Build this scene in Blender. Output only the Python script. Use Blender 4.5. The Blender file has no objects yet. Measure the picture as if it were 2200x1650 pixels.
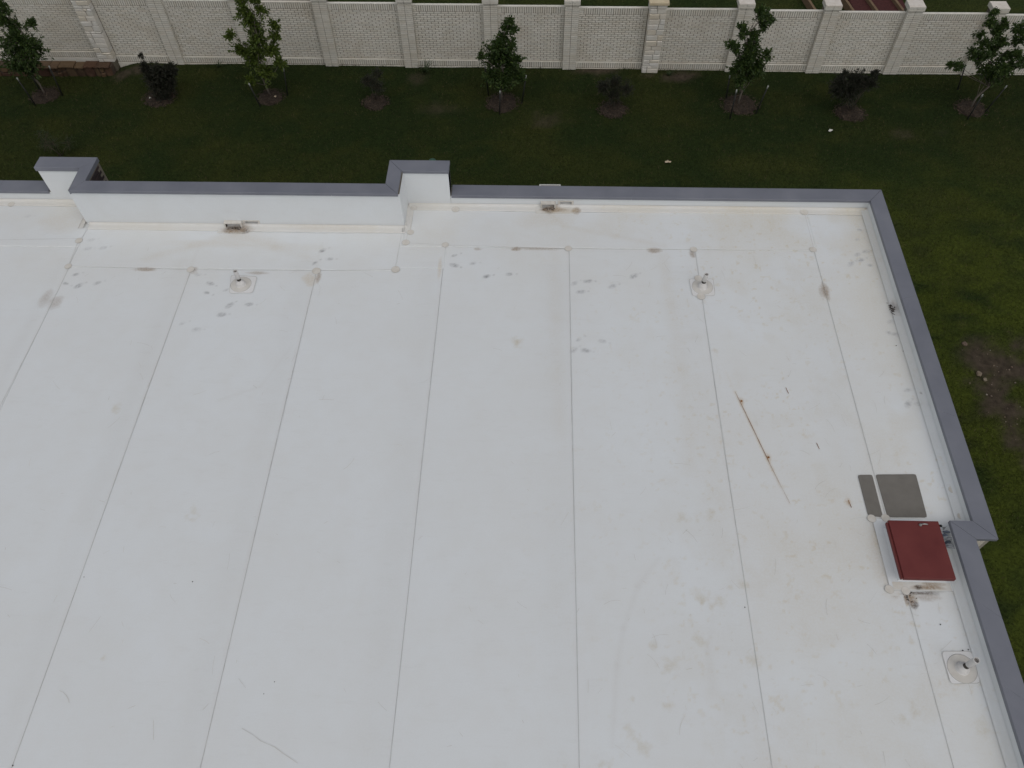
import bpy, math, random
import numpy as np
from mathutils import Vector, Matrix
random.seed(7); rng = np.random.default_rng(7)
sc = bpy.context.scene; COL = sc.collection

# ------------------------------------------------------------------ camera, sky, sun, exposure
RZ = 4.5                      # roof level above the lawn
CAM_F = 1689.9 / 2200 * 36
cd = bpy.data.cameras.new('camera'); cam = bpy.data.objects.new('camera', cd); COL.objects.link(cam)
cd.sensor_width = 36; cd.lens = CAM_F; cd.clip_end = 2000
rt = Vector((0.99954298, 0.02809844, -0.01114948)); up = Vector((-0.01645613, 0.81514763, 0.57901946)); fw = Vector((-0.02535802, 0.57857136, -0.81523748))
cam.matrix_world = Matrix(((rt.x, up.x, -fw.x, 0), (rt.y, up.y, -fw.y, 0), (rt.z, up.z, -fw.z, RZ + 13.0), (0, 0, 0, 1)))
sc.camera = cam

SUN_EL, SUN_ROT = math.radians(53), math.radians(138)
wd = bpy.data.worlds.new('World'); sc.world = wd; wd.use_nodes = True
wn = wd.node_tree; bg = wn.nodes['Background']
sky = wn.nodes.new('ShaderNodeTexSky'); sky.sky_type = 'NISHITA'; sky.sun_disc = False
sky.sun_elevation = SUN_EL; sky.sun_rotation = SUN_ROT; sky.dust_density = 4.0; sky.air_density = 1.0; sky.ozone_density = 1.0
hs = wn.nodes.new('ShaderNodeHueSaturation'); hs.inputs['Saturation'].default_value = 0.34
wn.links.new(sky.outputs[0], hs.inputs['Color']); wn.links.new(hs.outputs[0], bg.inputs['Color'])
bg.inputs['Strength'].default_value = 0.10
sd = bpy.data.lights.new('sun', 'SUN'); sd.energy = 0.85; sd.angle = math.radians(60); sd.color = (1.0, 0.97, 0.93)
sun = bpy.data.objects.new('sun', sd); COL.objects.link(sun); sun.location = (-20, -20, 40)
sdir = Vector((-math.cos(SUN_EL) * math.sin(SUN_ROT), math.cos(SUN_EL) * math.cos(SUN_ROT), math.sin(SUN_EL)))
sun.rotation_euler = sdir.to_track_quat('Z', 'Y').to_euler()
sc.view_settings.view_transform = 'Standard'; sc.view_settings.look = 'None'
sc.view_settings.exposure = -0.27; sc.view_settings.gamma = 1.0; sc.view_settings.use_curve_mapping = False
sc.render.engine = 'CYCLES'

# ------------------------------------------------------------------ measured layout (metres, roof plane / lawn plane)
SEAMPTS=[[(-10.662,13.556),(-7.35,13.5),(-4.91,13.478),(-3.043,13.508)],[(-10.614,12.326),(-7.797,12.258),(-4.923,12.28),(-3.129,12.34)],[(-3.144,12.383),(-3.127,13.184)],[(-2.988,13.202),(-2.06,13.141),(0.787,13.069),(3.661,13.088),(6.38,13.119)],[(-2.919,14.355),(0.012,14.271),(1.126,14.289),(4.234,14.338),(6.411,14.373),(7.766,14.394)],[(-2.918,14.339),(-2.914,13.542)],[(-2.977,13.51),(-2.988,13.202)],[(7.792,14.315),(7.736,9.918),(7.716,6.538)],[(-10.601,13.541),(-10.689,13.027),(-10.641,12.281)],[(-12.572,13.134),(-10.731,13.211)],[(-13.064,14.328),(-11.182,14.391)],[(7.231,5.028),(7.217,2.808),(7.194,2.397)],[(6.391,5.032),(6.364,2.699),(6.356,2.311)],[(6.383,13.134),(6.411,14.373)],[(6.114,6.291),(6.112,5.107)],[(6.134,5.034),(7.199,5.051)],[(-10.675,8.525),(-10.617,10.226),(-10.574,12.065)]]
PATCH=[(-7.797,12.258),(-4.92,12.265),(-3.129,12.34),(-10.641,12.31),(-2.06,13.141),(0.787,13.069),(3.661,13.088),(6.383,13.134),(6.411,14.373),(-2.988,13.202),(-2.914,13.542),(-2.921,14.372),(-1.905,14.339),(7.743,6.999),(7.744,6.465),(6.136,6.382),(6.388,6.397),(6.126,5.067),(6.395,5.049),(-12.783,14.349),(-10.682,13.134),(3.67,12.189),(3.672,11.649)]
FOOT=[(-10.406,13.17,0.3),(-10.395,12.88,0.4),(-10.033,12.916,0.5),(-10.393,12.069,0.9),(-10.52,11.796,0.8),(-10.199,11.731,0.9),(-9.807,11.822,0.6),(-12.221,13.947,0.3),(-7.589,12.118,0.5),(-7.245,11.854,0.8),(-7.259,11.575,0.8),(-6.852,11.665,0.5),(-6.662,11.217,0.8),(-6.237,11.252,0.8),(-6.771,10.948,0.9),(-7.569,10.683,0.4),(-7.211,10.521,0.5),(-4.892,12.913,0.9),(-4.686,12.648,0.6),(-5.006,12.511,0.9),(-1.831,12.816,0.8),(-1.809,12.508,0.9),(-1.389,12.573,0.6),(-1.063,12.176,0.9),(-0.552,12.256,0.9),(0.907,11.999,0.5),(1.209,12.075,0.8),(1.752,11.931,0.8),(1.047,11.752,0.9),(2.245,12.248,0.8),(0.967,10.398,0.6),(1.465,10.37,0.7),(0.864,10.122,0.5),(1.107,10.115,0.7),(7.601,13.807,0.6),(7.475,13.483,0.5),(7.602,13.11,0.5),(7.367,13.002,0.6),(7.401,12.827,0.8),(7.156,12.707,0.6),(7.584,12.671,0.6),(7.642,11.021,0.4),(7.533,10.7,0.5),(7.663,10.677,0.5),(7.443,8.899,0.7),(7.635,8.903,0.4),(7.522,9.237,0.5)]
SMUDGE=[(6.406,11.876,0.082,0.259,'b',0.6),(6.317,11.834,0.051,0.164,'b',0.3),(2.753,13.057,0.171,0.074,'b',0.55),(-8.867,12.254,0.256,0.058,'b',0.55),(0.133,13.058,0.59,0.045,'b',0.4),(-1.297,13.034,0.086,0.045,'b',0.4),(-0.426,13.048,0.097,0.06,'b',0.6),(-6.236,12.199,0.254,0.043,'b',0.4),(-5.005,12.021,0.168,0.183,'t',0.5),(-4.849,12.095,0.053,0.17,'b',0.5),(-7.743,12.259,0.127,0.1,'b',0.4),(0.324,14.358,0.145,0.13,'k',0.85),(0.458,14.392,0.179,0.13,'b',0.5),(0.993,14.336,0.112,0.097,'b',0.6),(0.57,14.345,0.379,0.113,'t',0.6),(-7.055,13.568,0.222,0.125,'k',0.7),(-7.062,13.599,0.333,0.141,'b',0.5),(-6.819,13.509,0.089,0.078,'k',0.5),(-7.795,13.075,0.874,0.121,'t',0.18),(-5.599,13.036,0.761,0.15,'t',0.16),(-6.957,13.243,0.658,0.244,'t',0.2),(7.892,14.558,0.077,0.081,'b',0.6),(3.627,12.968,0.064,0.118,'b',0.5),(7.786,11.403,0.06,0.146,'k',0.8),(7.786,11.403,0.1,0.212,'b',0.4),(7.747,9.151,0.028,0.034,'k',0.8),(6.854,5.158,0.174,0.058,'b',0.6),(6.702,5.031,0.275,0.032,'k',0.5),(6.464,4.808,0.062,0.073,'k',0.7),(6.461,4.912,0.109,0.081,'b',0.45),(6.368,4.886,0.032,0.113,'b',0.6),(6.452,4.968,0.031,0.024,'k',0.8),(6.211,4.938,0.078,0.016,'b',0.4),(6.833,3.749,0.444,0.36,'t',0.14),(0.347,14.068,0.664,0.285,'t',0.2),(-10.791,11.359,0.145,0.27,'b',0.3),(-2.132,12.429,0.043,0.314,'t',0.5),(7.917,13.415,0.639,0.886,'t',0.1),(-11.173,13.883,0.678,0.396,'t',0.25),(-4.941,13.665,0.995,0.141,'t',0.25),(4.49,14.619,1.783,0.131,'t',0.2),(2.926,14.595,0.671,0.132,'t',0.3),(3.379,1.92,2.053,0.365,'t',0.12),(6.185,5.63,0.241,0.672,'t',0.3),(4.57,5.592,1.211,1.229,'t',0.12),(6.188,5.979,0.131,0.264,'t',0.4),(4.026,7.436,1.133,1.601,'t',0.08),(-10.533,11.227,0.124,0.188,'b',0.3),(1.907,5.065,0.637,0.488,'t',0.05)]
LICHEN=[(2.947,4.787),(3.081,4.726),(3.218,4.826),(2.919,4.884),(3.434,5.043),(2.066,4.024),(2.834,4.111),(2.261,3.723),(1.673,3.177),(2.163,3.099),(1.609,2.709),(1.773,2.482),(0.586,2.191),(1.267,2.241),(3.66,5.082),(3.677,3.817),(6.034,3.232),(5.998,3.093),(3.248,6.363),(-0.317,10.311),(-0.337,10.31),(3.798,10.167),(-8.286,8.463),(-6.103,6.243),(-6.941,3.59),(1.125,2.206),(5.836,3.021),(7.012,2.916),(3.029,6.266),(3.301,6.456),(2.766,6.306)]
DOTS=[(-7.719,4.962),(-5.804,4.923),(-4.044,3.295),(-4.177,3.106),(-7.776,1.972),(3.638,4.699),(7.403,4.163),(7.393,3.484),(7.681,10.218),(7.575,10.363),(6.452,4.968),(6.403,4.959),(7.059,4.065),(7.154,4.082),(6.82,4.485),(7.706,11.401),(7.773,11.271),(7.789,11.496)]
RUSTLINE=[(3.957,9.605),(4.071,9.122),(4.157,8.809),(4.533,7.347),(4.614,7.054),(4.732,6.656)]
RUSTSHORT=[[(5.101,9.245),(5.131,9.098)],[(5.463,7.956),(5.49,7.822)],[(5.801,6.746),(5.827,6.597)]]
RUSTDOT=[(4.17,8.898),(4.498,7.617),(5.801,6.709)]
HAIR=[[(-4.409,2.588),(-4.206,2.492),(-4.081,2.415),(-3.848,2.335),(-3.686,2.241),(-3.448,2.118)],[(2.552,3.65),(2.651,3.674)],[(2.263,5.538),(1.865,5.022),(1.587,4.295),(1.442,3.688),(1.314,2.502)],[(3.068,4.488),(2.929,3.947),(2.935,3.364)],[(-5.05,10.157),(-5.509,9.065),(-6.281,8.706)]]
VENTS=[(-6.543,11.824),(3.735,11.939),(6.958,3.774)]
VENTPATCH=[[(-6.83,12.103),(-6.229,12.07),(-6.227,11.579),(-6.742,11.556)],[(3.461,12.171),(3.999,12.181),(3.981,11.682),(3.491,11.66)],[(6.71,4.041),(7.197,4.053),(7.184,3.557),(6.71,3.531)]]
SCUPM=[[-7.294,-0.118,-6.93,0.052],[-6.853,0.008,-6.529,0.131]]
SCUPR=[[0.179,-0.072,0.456,0.065],[0.604,0.008,0.877,0.158]]
T1=((-18.65, 25.73), [(-18.65, 3.05, 0.25), (-18.42, 2.71, 0.23), (-17.77, 2.85, 0.15), (-18.41, 2.27, 0.44), (-17.99, 2.09, 0.31), (-18.85, 1.91, 0.44), (-18.31, 1.64, 0.45), (-18.89, 1.36, 0.4), (-18.78, 1.07, 0.28), (-18.52, 3.38, 0.2)])
T2=((-9.85,25.32),[(-9.87,3.61,0.16),(-9.48,3.61,0.13),(-9.92,3.17,0.22),(-9.34,3.26,0.16),(-9.85,2.84,0.22),(-8.99,2.76,0.13),(-10.6,2.5,0.13),(-9.81,2.42,0.29),(-9.1,2.34,0.15),(-9.77,1.99,0.33),(-10.43,1.72,0.28),(-9.32,1.82,0.23),(-9.09,1.49,0.17),(-10.09,1.45,0.37),(-9.77,1.09,0.27),(-10.35,0.8,0.15)])
T3=((-1.29,25.13),[(-0.95,3.07,0.11),(-1.03,2.83,0.17),(-0.78,2.78,0.11),(-1.19,2.49,0.17),(-1.36,2.24,0.24),(-0.96,2.24,0.19),(-1.91,1.92,0.1),(-1.53,1.8,0.31),(-1.12,1.8,0.29),(-0.72,1.72,0.18),(-1.46,1.44,0.31),(-0.97,1.36,0.31),(-1.64,0.99,0.27),(-1.14,0.93,0.33),(-0.64,0.99,0.2),(-1.26,0.62,0.2)])
T4=((7.3,25.02),[(7.22,3.55,0.12),(7.43,3.34,0.18),(7.65,3.23,0.11),(7.47,3.02,0.14),(6.75,2.97,0.11),(6.92,2.77,0.14),(6.52,2.47,0.14),(6.71,2.3,0.13),(7.25,2.69,0.17),(7.25,2.36,0.25),(7.78,2.11,0.14),(7.25,2.02,0.3),(7.07,1.75,0.22),(7.57,1.67,0.26),(6.91,1.4,0.18),(7.41,1.31,0.29),(7.71,1.4,0.18),(7.14,1.07,0.19),(7.51,1.04,0.16)])
T5=((15.6,24.92),[(14.74,3.51,0.12),(14.78,3.27,0.13),(15.19,3.2,0.12),(15.08,2.95,0.2),(14.63,2.79,0.11),(14.82,2.54,0.17),(15.39,2.63,0.18),(14.71,2.12,0.14),(14.4,1.77,0.13),(14.19,1.68,0.08),(15.29,2.21,0.26),(15.02,1.95,0.22),(15.83,2.04,0.19),(15.77,1.69,0.3),(15.38,1.52,0.24),(16.2,1.61,0.17),(15.75,1.25,0.24),(16.17,1.2,0.17),(15.79,3.04,0.21),(16.07,2.55,0.17),(16.46,1.87,0.17),(16.06,2.21,0.14)])
STAKES=[(-18.76,25.07,-18.9,1.17),(-17.97,25.68,-17.85,1.25),(-18.98,26.03,-18.99,.9),(-10.1,24.72,-10.32,0.86),(-9.25,25.38,-9.08,1.11),(-1.33,24.36,-1.28,0.95),(-0.56,24.98,-0.34,1.16),(-1.77,25.47,-1.89,1.23),(6.91,24.19,6.89,1.18),(7.86,24.53,8.09,1.13),(6.93,25.37,6.85,0.76),(15.28,24.25,15.37,1.02),(16.03,24.71,16.37,1.07),(15.49,26.04,15.28,0.98)]
MULCH=[(-18.62,25.65,.56), (-9.832, 25.23, 0.52), (-1.238, 24.995, 0.62), (7.351, 25.016, 0.7), (15.585, 24.87, 0.56), (-13.933, 25.124, 0.62), (-5.883, 24.938, 0.5), (2.75, 24.628, 0.55), (11.234, 24.571, 0.56)]
SHRUB=[((-13.966,25.238),[(-13.75,0.3,0.36),(-14.0,0.45,0.3),(-13.5,0.4,0.3),(-14.05,1.11,0.25),(-13.54,1.11,0.35),(-13.15,1.11,0.25),(-13.91,0.83,0.4),(-13.39,0.83,0.35),(-13.76,0.55,0.45),(-14.15,1.51,0.1),(-14.03,1.38,0.1)]),((-5.897,25.05),[(-6.06,0.92,0.25),(-5.71,1.01,0.25),(-5.68,0.64,0.3),(-6.02,0.63,0.3)]),((2.79,24.766),[(2.34,0.8,0.3),(2.74,0.89,0.35),(3.16,0.8,0.3),(2.77,0.52,0.35),(2.4,0.98,0.2)]),((11.297,24.708),[(10.56,1.08,0.35),(11.09,1.18,0.4),(10.97,0.81,0.45),(11.36,1.09,0.3),(11.6,1.45,0.15),(11.57,1.63,0.12),(10.6,1.45,0.15),(11.57,1.18,0.25),(10.57,0.81,0.3)])]

# ------------------------------------------------------------------ helpers
def hash2(ix, iy, s):
    h = (ix.astype(np.int64) * 374761393 + iy.astype(np.int64) * 668265263 + s * 974634977) & 0x7fffffff
    h = ((h ^ (h >> 13)) * 1274126177) & 0x7fffffff
    return ((h ^ (h >> 16)) & 0xffff) / 65535.0
def vnoise(x, y, s=0):
    x = np.asarray(x, float); y = np.asarray(y, float)
    ix = np.floor(x); iy = np.floor(y); fx = x - ix; fy = y - iy
    fx = fx * fx * (3 - 2 * fx); fy = fy * fy * (3 - 2 * fy)
    a = hash2(ix, iy, s); b = hash2(ix + 1, iy, s); c = hash2(ix, iy + 1, s); d = hash2(ix + 1, iy + 1, s)
    return (a * (1 - fx) + b * fx) * (1 - fy) + (c * (1 - fx) + d * fx) * fy
def fbm(x, y, s=0, o=4):
    t = 0; a = 0.5; n = 0
    for k in range(o):
        t = t + a * vnoise(x * 2 ** k, y * 2 ** k, s + k); n += a; a *= 0.5
    return t / n

def tag(o, label=None, cat=None, group=None, kind=None):
    if label: o['label'] = label
    if cat: o['category'] = cat
    if group: o['group'] = group
    if kind: o['kind'] = kind
    return o
def wloc(o):
    v = Vector(o.location)
    while o.parent is not None:
        o = o.parent; v += Vector(o.location)
    return v
def adopt(o, parent):
    """child keeps its world place; parents are never rotated or scaled"""
    if parent is not None:
        o.parent = parent; o.location = Vector(o.location) - wloc(parent)
    return o
def empty(name, loc):
    o = bpy.data.objects.new(name, None); COL.objects.link(o); o.location = loc; o.empty_display_size = 0.2
    return o
def link(name, me, parent=None, loc=(0, 0, 0)):
    o = bpy.data.objects.new(name, me); COL.objects.link(o); o.location = loc
    return adopt(o, parent)
class MB:
    def __init__(s): s.v = []; s.f = []; s.sm = []
    def add(s, vs, fs, smooth=False):
        n = len(s.v); s.v += [tuple(p) for p in vs]; s.f += [tuple(i + n for i in q) for q in fs]; s.sm += [smooth] * len(fs)
        return s
    def box(s, x0, x1, y0, y1, z0, z1):
        return s.add([(x0, y0, z0), (x1, y0, z0), (x1, y1, z0), (x0, y1, z0), (x0, y0, z1), (x1, y0, z1), (x1, y1, z1), (x0, y1, z1)],
                     [(0, 3, 2, 1), (4, 5, 6, 7), (0, 1, 5, 4), (1, 2, 6, 5), (2, 3, 7, 6), (3, 0, 4, 7)])
    def bevbox(s, x0, x1, y0, y1, z0, z1, b):
        """box whose top edge is chamfered by b"""
        lo = [(x0, y0), (x1, y0), (x1, y1), (x0, y1)]; hi = [(x0 + b, y0 + b), (x1 - b, y0 + b), (x1 - b, y1 - b), (x0 + b, y1 - b)]
        vs = [(x, y, z0) for x, y in lo] + [(x, y, z1 - b) for x, y in lo] + [(x, y, z1) for x, y in hi]
        fs = [(0, 3, 2, 1), (8, 9, 10, 11)]
        for k in range(4):
            j = (k + 1) % 4; fs += [(k, j, 4 + j, 4 + k), (4 + k, 4 + j, 8 + j, 8 + k)]
        return s.add(vs, fs)
    def prism(s, poly, z0, z1, inset=0):
        n = len(poly); a = sum(poly[i][0] * poly[(i + 1) % n][1] - poly[(i + 1) % n][0] * poly[i][1] for i in range(n))
        if a < 0: poly = poly[::-1]
        vs = [(x, y, z0) for x, y in poly] + [(x, y, z1) for x, y in poly]
        fs = [tuple(range(n - 1, -1, -1)), tuple(range(n, 2 * n))] + [(i, (i + 1) % n, n + (i + 1) % n, n + i) for i in range(n)]
        return s.add(vs, fs)
    def tube(s, pts, rad, n=8, cap=True, smooth=True):
        pts = [Vector(p) for p in pts]
        if not hasattr(rad, '__len__'): rad = [rad] * len(pts)
        vs = []; fs = []; ref = None
        for i, p in enumerate(pts):
            d = (pts[min(i + 1, len(pts) - 1)] - pts[max(i - 1, 0)]).normalized()
            if ref is None:
                ref = d.orthogonal().normalized()
            u = (ref - d * ref.dot(d)).normalized(); ref = u; w = d.cross(u)
            for k in range(n):
                a = 2 * math.pi * k / n; vs.append(p + (u * math.cos(a) + w * math.sin(a)) * rad[i])
        for i in range(len(pts) - 1):
            for k in range(n):
                fs.append((i * n + k, i * n + (k + 1) % n, (i + 1) * n + (k + 1) % n, (i + 1) * n + k))
        s.add(vs, fs, smooth)
        if cap:
            m = len(s.v); L = len(pts)
            s.f += [tuple(m - n + k for k in range(n)), tuple(m - L * n + n - 1 - k for k in range(n))]; s.sm += [False, False]
        return s
    def lathe(s, prof, c, n=24, smooth=True):
        """prof: (radius, z) list, closed to the axis at both ends only if radius 0"""
        vs = []; fs = []
        for r, z in prof:
            for k in range(n):
                a = 2 * math.pi * k / n; vs.append((c[0] + r * math.cos(a), c[1] + r * math.sin(a), c[2] + z))
        for i in range(len(prof) - 1):
            for k in range(n): fs.append((i * n + k, i * n + (k + 1) % n, (i + 1) * n + (k + 1) % n, (i + 1) * n + k))
        return s.add(vs, fs, smooth)
    def mesh(s, name):
        me = bpy.data.meshes.new(name); me.from_pydata(s.v, [], s.f)
        me.polygons.foreach_set('use_smooth', s.sm); me.update(); return me
    def build(s, name, mat, parent=None, loc=(0, 0, 0)):
        if loc != (0, 0, 0): s.v = [(x - loc[0], y - loc[1], z - loc[2]) for x, y, z in s.v]
        me = s.mesh(name)
        if mat: me.materials.append(mat)
        return link(name, me, parent, loc)

def quick_mesh(name, V, F):
    """V (n,3), F (m,k) arrays -> mesh"""
    me = bpy.data.meshes.new(name); k = F.shape[1]
    me.vertices.add(len(V)); me.vertices.foreach_set('co', np.ascontiguousarray(V, np.float32).ravel())
    me.loops.add(F.size); me.loops.foreach_set('vertex_index', np.ascontiguousarray(F, np.int32).ravel())
    me.polygons.add(len(F)); me.polygons.foreach_set('loop_start', np.arange(0, F.size, k, dtype=np.int32))
    me.polygons.foreach_set('loop_total', np.full(len(F), k, np.int32)); me.update(calc_edges=True)
    return me
def set_attr(me, name, arr):
    a = me.attributes.new(name, 'FLOAT_COLOR', 'POINT'); a.data.foreach_set('color', np.ascontiguousarray(arr, np.float32).ravel())

# ------------------------------------------------------------------ materials
class NT:
    def __init__(s, name):
        s.m = bpy.data.materials.new(name); s.m.use_nodes = True; s.t = s.m.node_tree; s.b = s.t.nodes['Principled BSDF']
        s.pos = s.n('ShaderNodeNewGeometry')
    def n(s, t, **k):
        x = s.t.nodes.new(t)
        for a, b in k.items(): setattr(x, a, b)
        return x
    def l(s, a, b): s.t.links.new(a, b)
    def noise(s, scale, detail=4, rough=0.55, vec=None, stretch=None):
        x = s.n('ShaderNodeTexNoise'); x.inputs['Scale'].default_value = scale; x.inputs['Detail'].default_value = detail; x.inputs['Roughness'].default_value = rough
        v = vec or s.pos.outputs['Position']
        if stretch:
            mp = s.n('ShaderNodeMapping'); mp.inputs['Scale'].default_value = stretch; s.l(v, mp.inputs['Vector']); v = mp.outputs[0]
        s.l(v, x.inputs['Vector']); return x.outputs['Fac']
    def ramp(s, fac, stops):
        r = s.n('ShaderNodeValToRGB'); e = r.color_ramp.elements
        while len(e) < len(stops): e.new(0.5)
        for q, (p, c) in zip(e, stops):
            q.position = p; q.color = (*c, 1) if hasattr(c, '__len__') else (c, c, c, 1)
        s.l(fac, r.inputs[0]); return r.outputs[0]
    def mix(s, fac, a, b, mode='MIX'):
        m = s.n('ShaderNodeMix', data_type='RGBA', blend_type=mode)
        for sock, v in ((m.inputs[0], fac), (m.inputs[6], a), (m.inputs[7], b)):
            if hasattr(v, 'is_linked'): s.l(v, sock)
            elif hasattr(v, '__len__'): sock.default_value = (*v, 1)
            else: sock.default_value = v
        return m.outputs[2]
    def attr(s, name):
        a = s.n('ShaderNodeAttribute'); a.attribute_name = name; return a
    def bump(s, h, strength, dist=0.01):
        b = s.n('ShaderNodeBump'); b.inputs['Strength'].default_value = strength; b.inputs['Distance'].default_value = dist
        s.l(h, b.inputs['Height']); s.l(b.outputs[0], s.b.inputs['Normal'])
    def done(s, col, rough=0.7, spec=0.3, metal=0.0):
        if hasattr(col, 'is_linked'): s.l(col, s.b.inputs['Base Color'])
        else: s.b.inputs['Base Color'].default_value = (*col, 1)
        if hasattr(rough, 'is_linked'): s.l(rough, s.b.inputs['Roughness'])
        else: s.b.inputs['Roughness'].default_value = rough
        s.b.inputs['Specular IOR Level'].default_value = spec; s.b.inputs['Metallic'].default_value = metal
        return s.m
def mat_noise(name, c1, c2, scale, rough=0.7, bump=0.0, bscale=None, spec=0.3, detail=5, stretch=None, metal=0.0):
    t = NT(name); f = t.noise(scale, detail, stretch=stretch)
    col = t.ramp(f, [(0.3, c1), (0.7, c2)])
    if bump: t.bump(t.noise(bscale or scale * 4, 4), bump)
    return t.done(col, rough, spec, metal)
def mat_island(name, cols, scale=3.0, rough=0.75, bump=0.15, dirt=None, spec=0.25):
    """colour that differs from piece to piece (both joined and single pieces)"""
    t = NT(name); oi = t.n('ShaderNodeObjectInfo')
    ad = t.n('ShaderNodeMath', operation='ADD'); t.l(t.pos.outputs['Random Per Island'], ad.inputs[0]); t.l(oi.outputs['Random'], ad.inputs[1])
    fr = t.n('ShaderNodeMath', operation='FRACT'); t.l(ad.outputs[0], fr.inputs[0])
    col = t.ramp(fr.outputs[0], [(i / max(1, len(cols) - 1), c) for i, c in enumerate(cols)])
    f = t.noise(scale * 6, 5); col = t.mix(0.5, col, t.ramp(f, [(0.3, 0.72), (0.7, 1.0)]), 'MULTIPLY')
    if dirt:
        f2 = t.noise(scale * 0.35, 5, 0.6); col = t.mix(t.ramp(f2, [(0.5, 0.0), (0.78, dirt[1])]), col, dirt[0])
    if bump: t.bump(t.noise(scale * 20, 4), bump)
    return t.done(col, rough, spec)

# roof membrane: white sheet, node noise for dust, the attribute 'stain' for spots with a shape of their own
def mat_membrane(name, white, dusty, amount=1.0):
    t = NT(name)
    big = t.noise(0.35, 5, 0.6); mid = t.noise(2.2, 6, 0.62); fine = t.noise(38, 3, 0.6)
    fib = t.noise(7, 6, 0.7, stretch=(0.35, 1.6, 1))
    col = t.mix(t.ramp(big, [(0.38, 0.0), (0.72, 0.45 * amount)]), white, dusty)
    col = t.mix(t.ramp(mid, [(0.42, 0.0), (0.75, 0.35 * amount)]), col, dusty)
    col = t.mix(t.ramp(fib, [(0.55, 0.0), (0.8, 0.22 * amount)]), col, tuple(c * 0.86 for c in dusty))
    col = t.mix(0.6, col, t.ramp(fine, [(0.25, 0.95), (0.75, 1.0)]), 'MULTIPLY')
    st = t.attr('stain')
    # break the stains up a little
    k = t.n('ShaderNodeMath', operation='MULTIPLY'); t.l(st.outputs['Alpha'], k.inputs[0])
    t.l(t.ramp(t.noise(26, 4, 0.65), [(0.28, 0.45), (0.62, 1.0)]), k.inputs[1])
    col = t.mix(k.outputs[0], col, st.outputs['Color'])
    t.bump(t.noise(1.1, 3), 0.10, 0.03)
    return t.done(col, t.ramp(mid, [(0.3, 0.42), (0.7, 0.6)]), 0.35)
WHITE = (0.725, 0.757, 0.778); DUSTY = (0.678, 0.690, 0.685)
M = {}
M['membrane'] = mat_membrane('roof_membrane', WHITE, DUSTY)
M['flashing'] = mat_membrane('flashing_membrane', (0.725, 0.755, 0.775), (0.66, 0.665, 0.65), 0.7)
M['apron'] = mat_membrane('apron_membrane', (0.69, 0.695, 0.69), (0.62, 0.595, 0.53), 1.1)
M['patch'] = mat_noise('patch_membrane', (0.57, 0.54, 0.485), (0.67, 0.65, 0.61), 9, 0.6)
M['bead'] = mat_noise('seam_dirt', (0.40, 0.395, 0.38), (0.60, 0.595, 0.58), 2.6, 0.8)
M['scuff'] = mat_noise('scuff', (0.44, 0.425, 0.40), (0.62, 0.60, 0.55), 0.8, 0.8)
M['coping'] = mat_noise('coping_metal', (0.152, 0.161, 0.193), (0.190, 0.199, 0.232), 1.4, 0.42, spec=0.45)
M['coping_dark'] = mat_noise('coping_gap', (0.04, 0.04, 0.045), (0.06, 0.06, 0.065), 4, 0.7)
M['deck'] = mat_noise('deck_board', (0.4, 0.39, 0.37), (0.5, 0.49, 0.47), 3)
M['masonry'] = mat_noise('masonry_core', (0.30, 0.28, 0.24), (0.38, 0.36, 0.31), 5, 0.9, 0.2)
M['dark_masonry'] = mat_noise('dark_masonry_mortar', (0.17, 0.15, 0.12), (0.22, 0.20, 0.16), 8, 0.9, 0.2)
M['cream_brick'] = mat_island('cream_brick', [(0.52, 0.48, 0.40), (0.62, 0.58, 0.50), (0.57, 0.55, 0.49), (0.66, 0.62, 0.54)])
M['dark_brick'] = mat_island('dark_brick', [(0.035, 0.027, 0.028), (0.055, 0.04, 0.04), (0.045, 0.038, 0.042)])
M['white_brick'] = mat_island('white_brick', [(0.62, 0.59, 0.51), (0.70, 0.675, 0.60), (0.65, 0.635, 0.57), (0.72, 0.70, 0.635), (0.67, 0.63, 0.55)], 2.0, dirt=((0.44, 0.38, 0.29), 0.5))
M['mortar'] = mat_noise('brick_mortar', (0.10, 0.088, 0.066), (0.19, 0.17, 0.13), 2.5, 0.95, 0.3, 40)
M['limestone'] = mat_island('limestone_block', [(0.60, 0.585, 0.53), (0.70, 0.685, 0.64), (0.63, 0.58, 0.48), (0.74, 0.725, 0.69), (0.67, 0.64, 0.57)], 4.0, bump=0.5, dirt=((0.45, 0.36, 0.24), 0.4))
M['capstone'] = mat_noise('cap_stone', (0.50, 0.42, 0.28), (0.60, 0.52, 0.37), 6, 0.85, 0.3)
M['pil_cap'] = mat_noise('pilaster_cap', (0.58, 0.53, 0.47), (0.68, 0.64, 0.59), 6, 0.85, 0.3)
M['rust_stone'] = mat_island('rust_stone', [(0.055, 0.034, 0.022), (0.095, 0.052, 0.029), (0.066, 0.034, 0.025), (0.13, 0.085, 0.046), (0.048, 0.034, 0.027)], 5.0, bump=0.9, dirt=((0.20, 0.14, 0.09), 0.5))
M['rust_mortar'] = mat_noise('rust_mortar', (0.06, 0.045, 0.035), (0.10, 0.075, 0.055), 10, 0.95, 0.5)
M['red_paint'] = mat_noise('hatch_red_primer', (0.114, 0.020, 0.019), (0.150, 0.031, 0.028), 2.2, 0.5, 0.06, 30, spec=0.35)
M['steel'] = mat_noise('handle_steel', (0.28, 0.28, 0.27), (0.4, 0.4, 0.39), 20, 0.35, metal=0.8)
M['pad'] = mat_noise('walkway_pad_grey', (0.155, 0.145, 0.13), (0.185, 0.175, 0.158), 5, 0.85, 0.3, 300)
M['pvc'] = mat_noise('vent_pvc', (0.60, 0.59, 0.57), (0.70, 0.69, 0.68), 9, 0.5)
M['boot'] = mat_noise('vent_boot', (0.56, 0.54, 0.50), (0.64, 0.625, 0.59), 5, 0.6)
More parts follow.
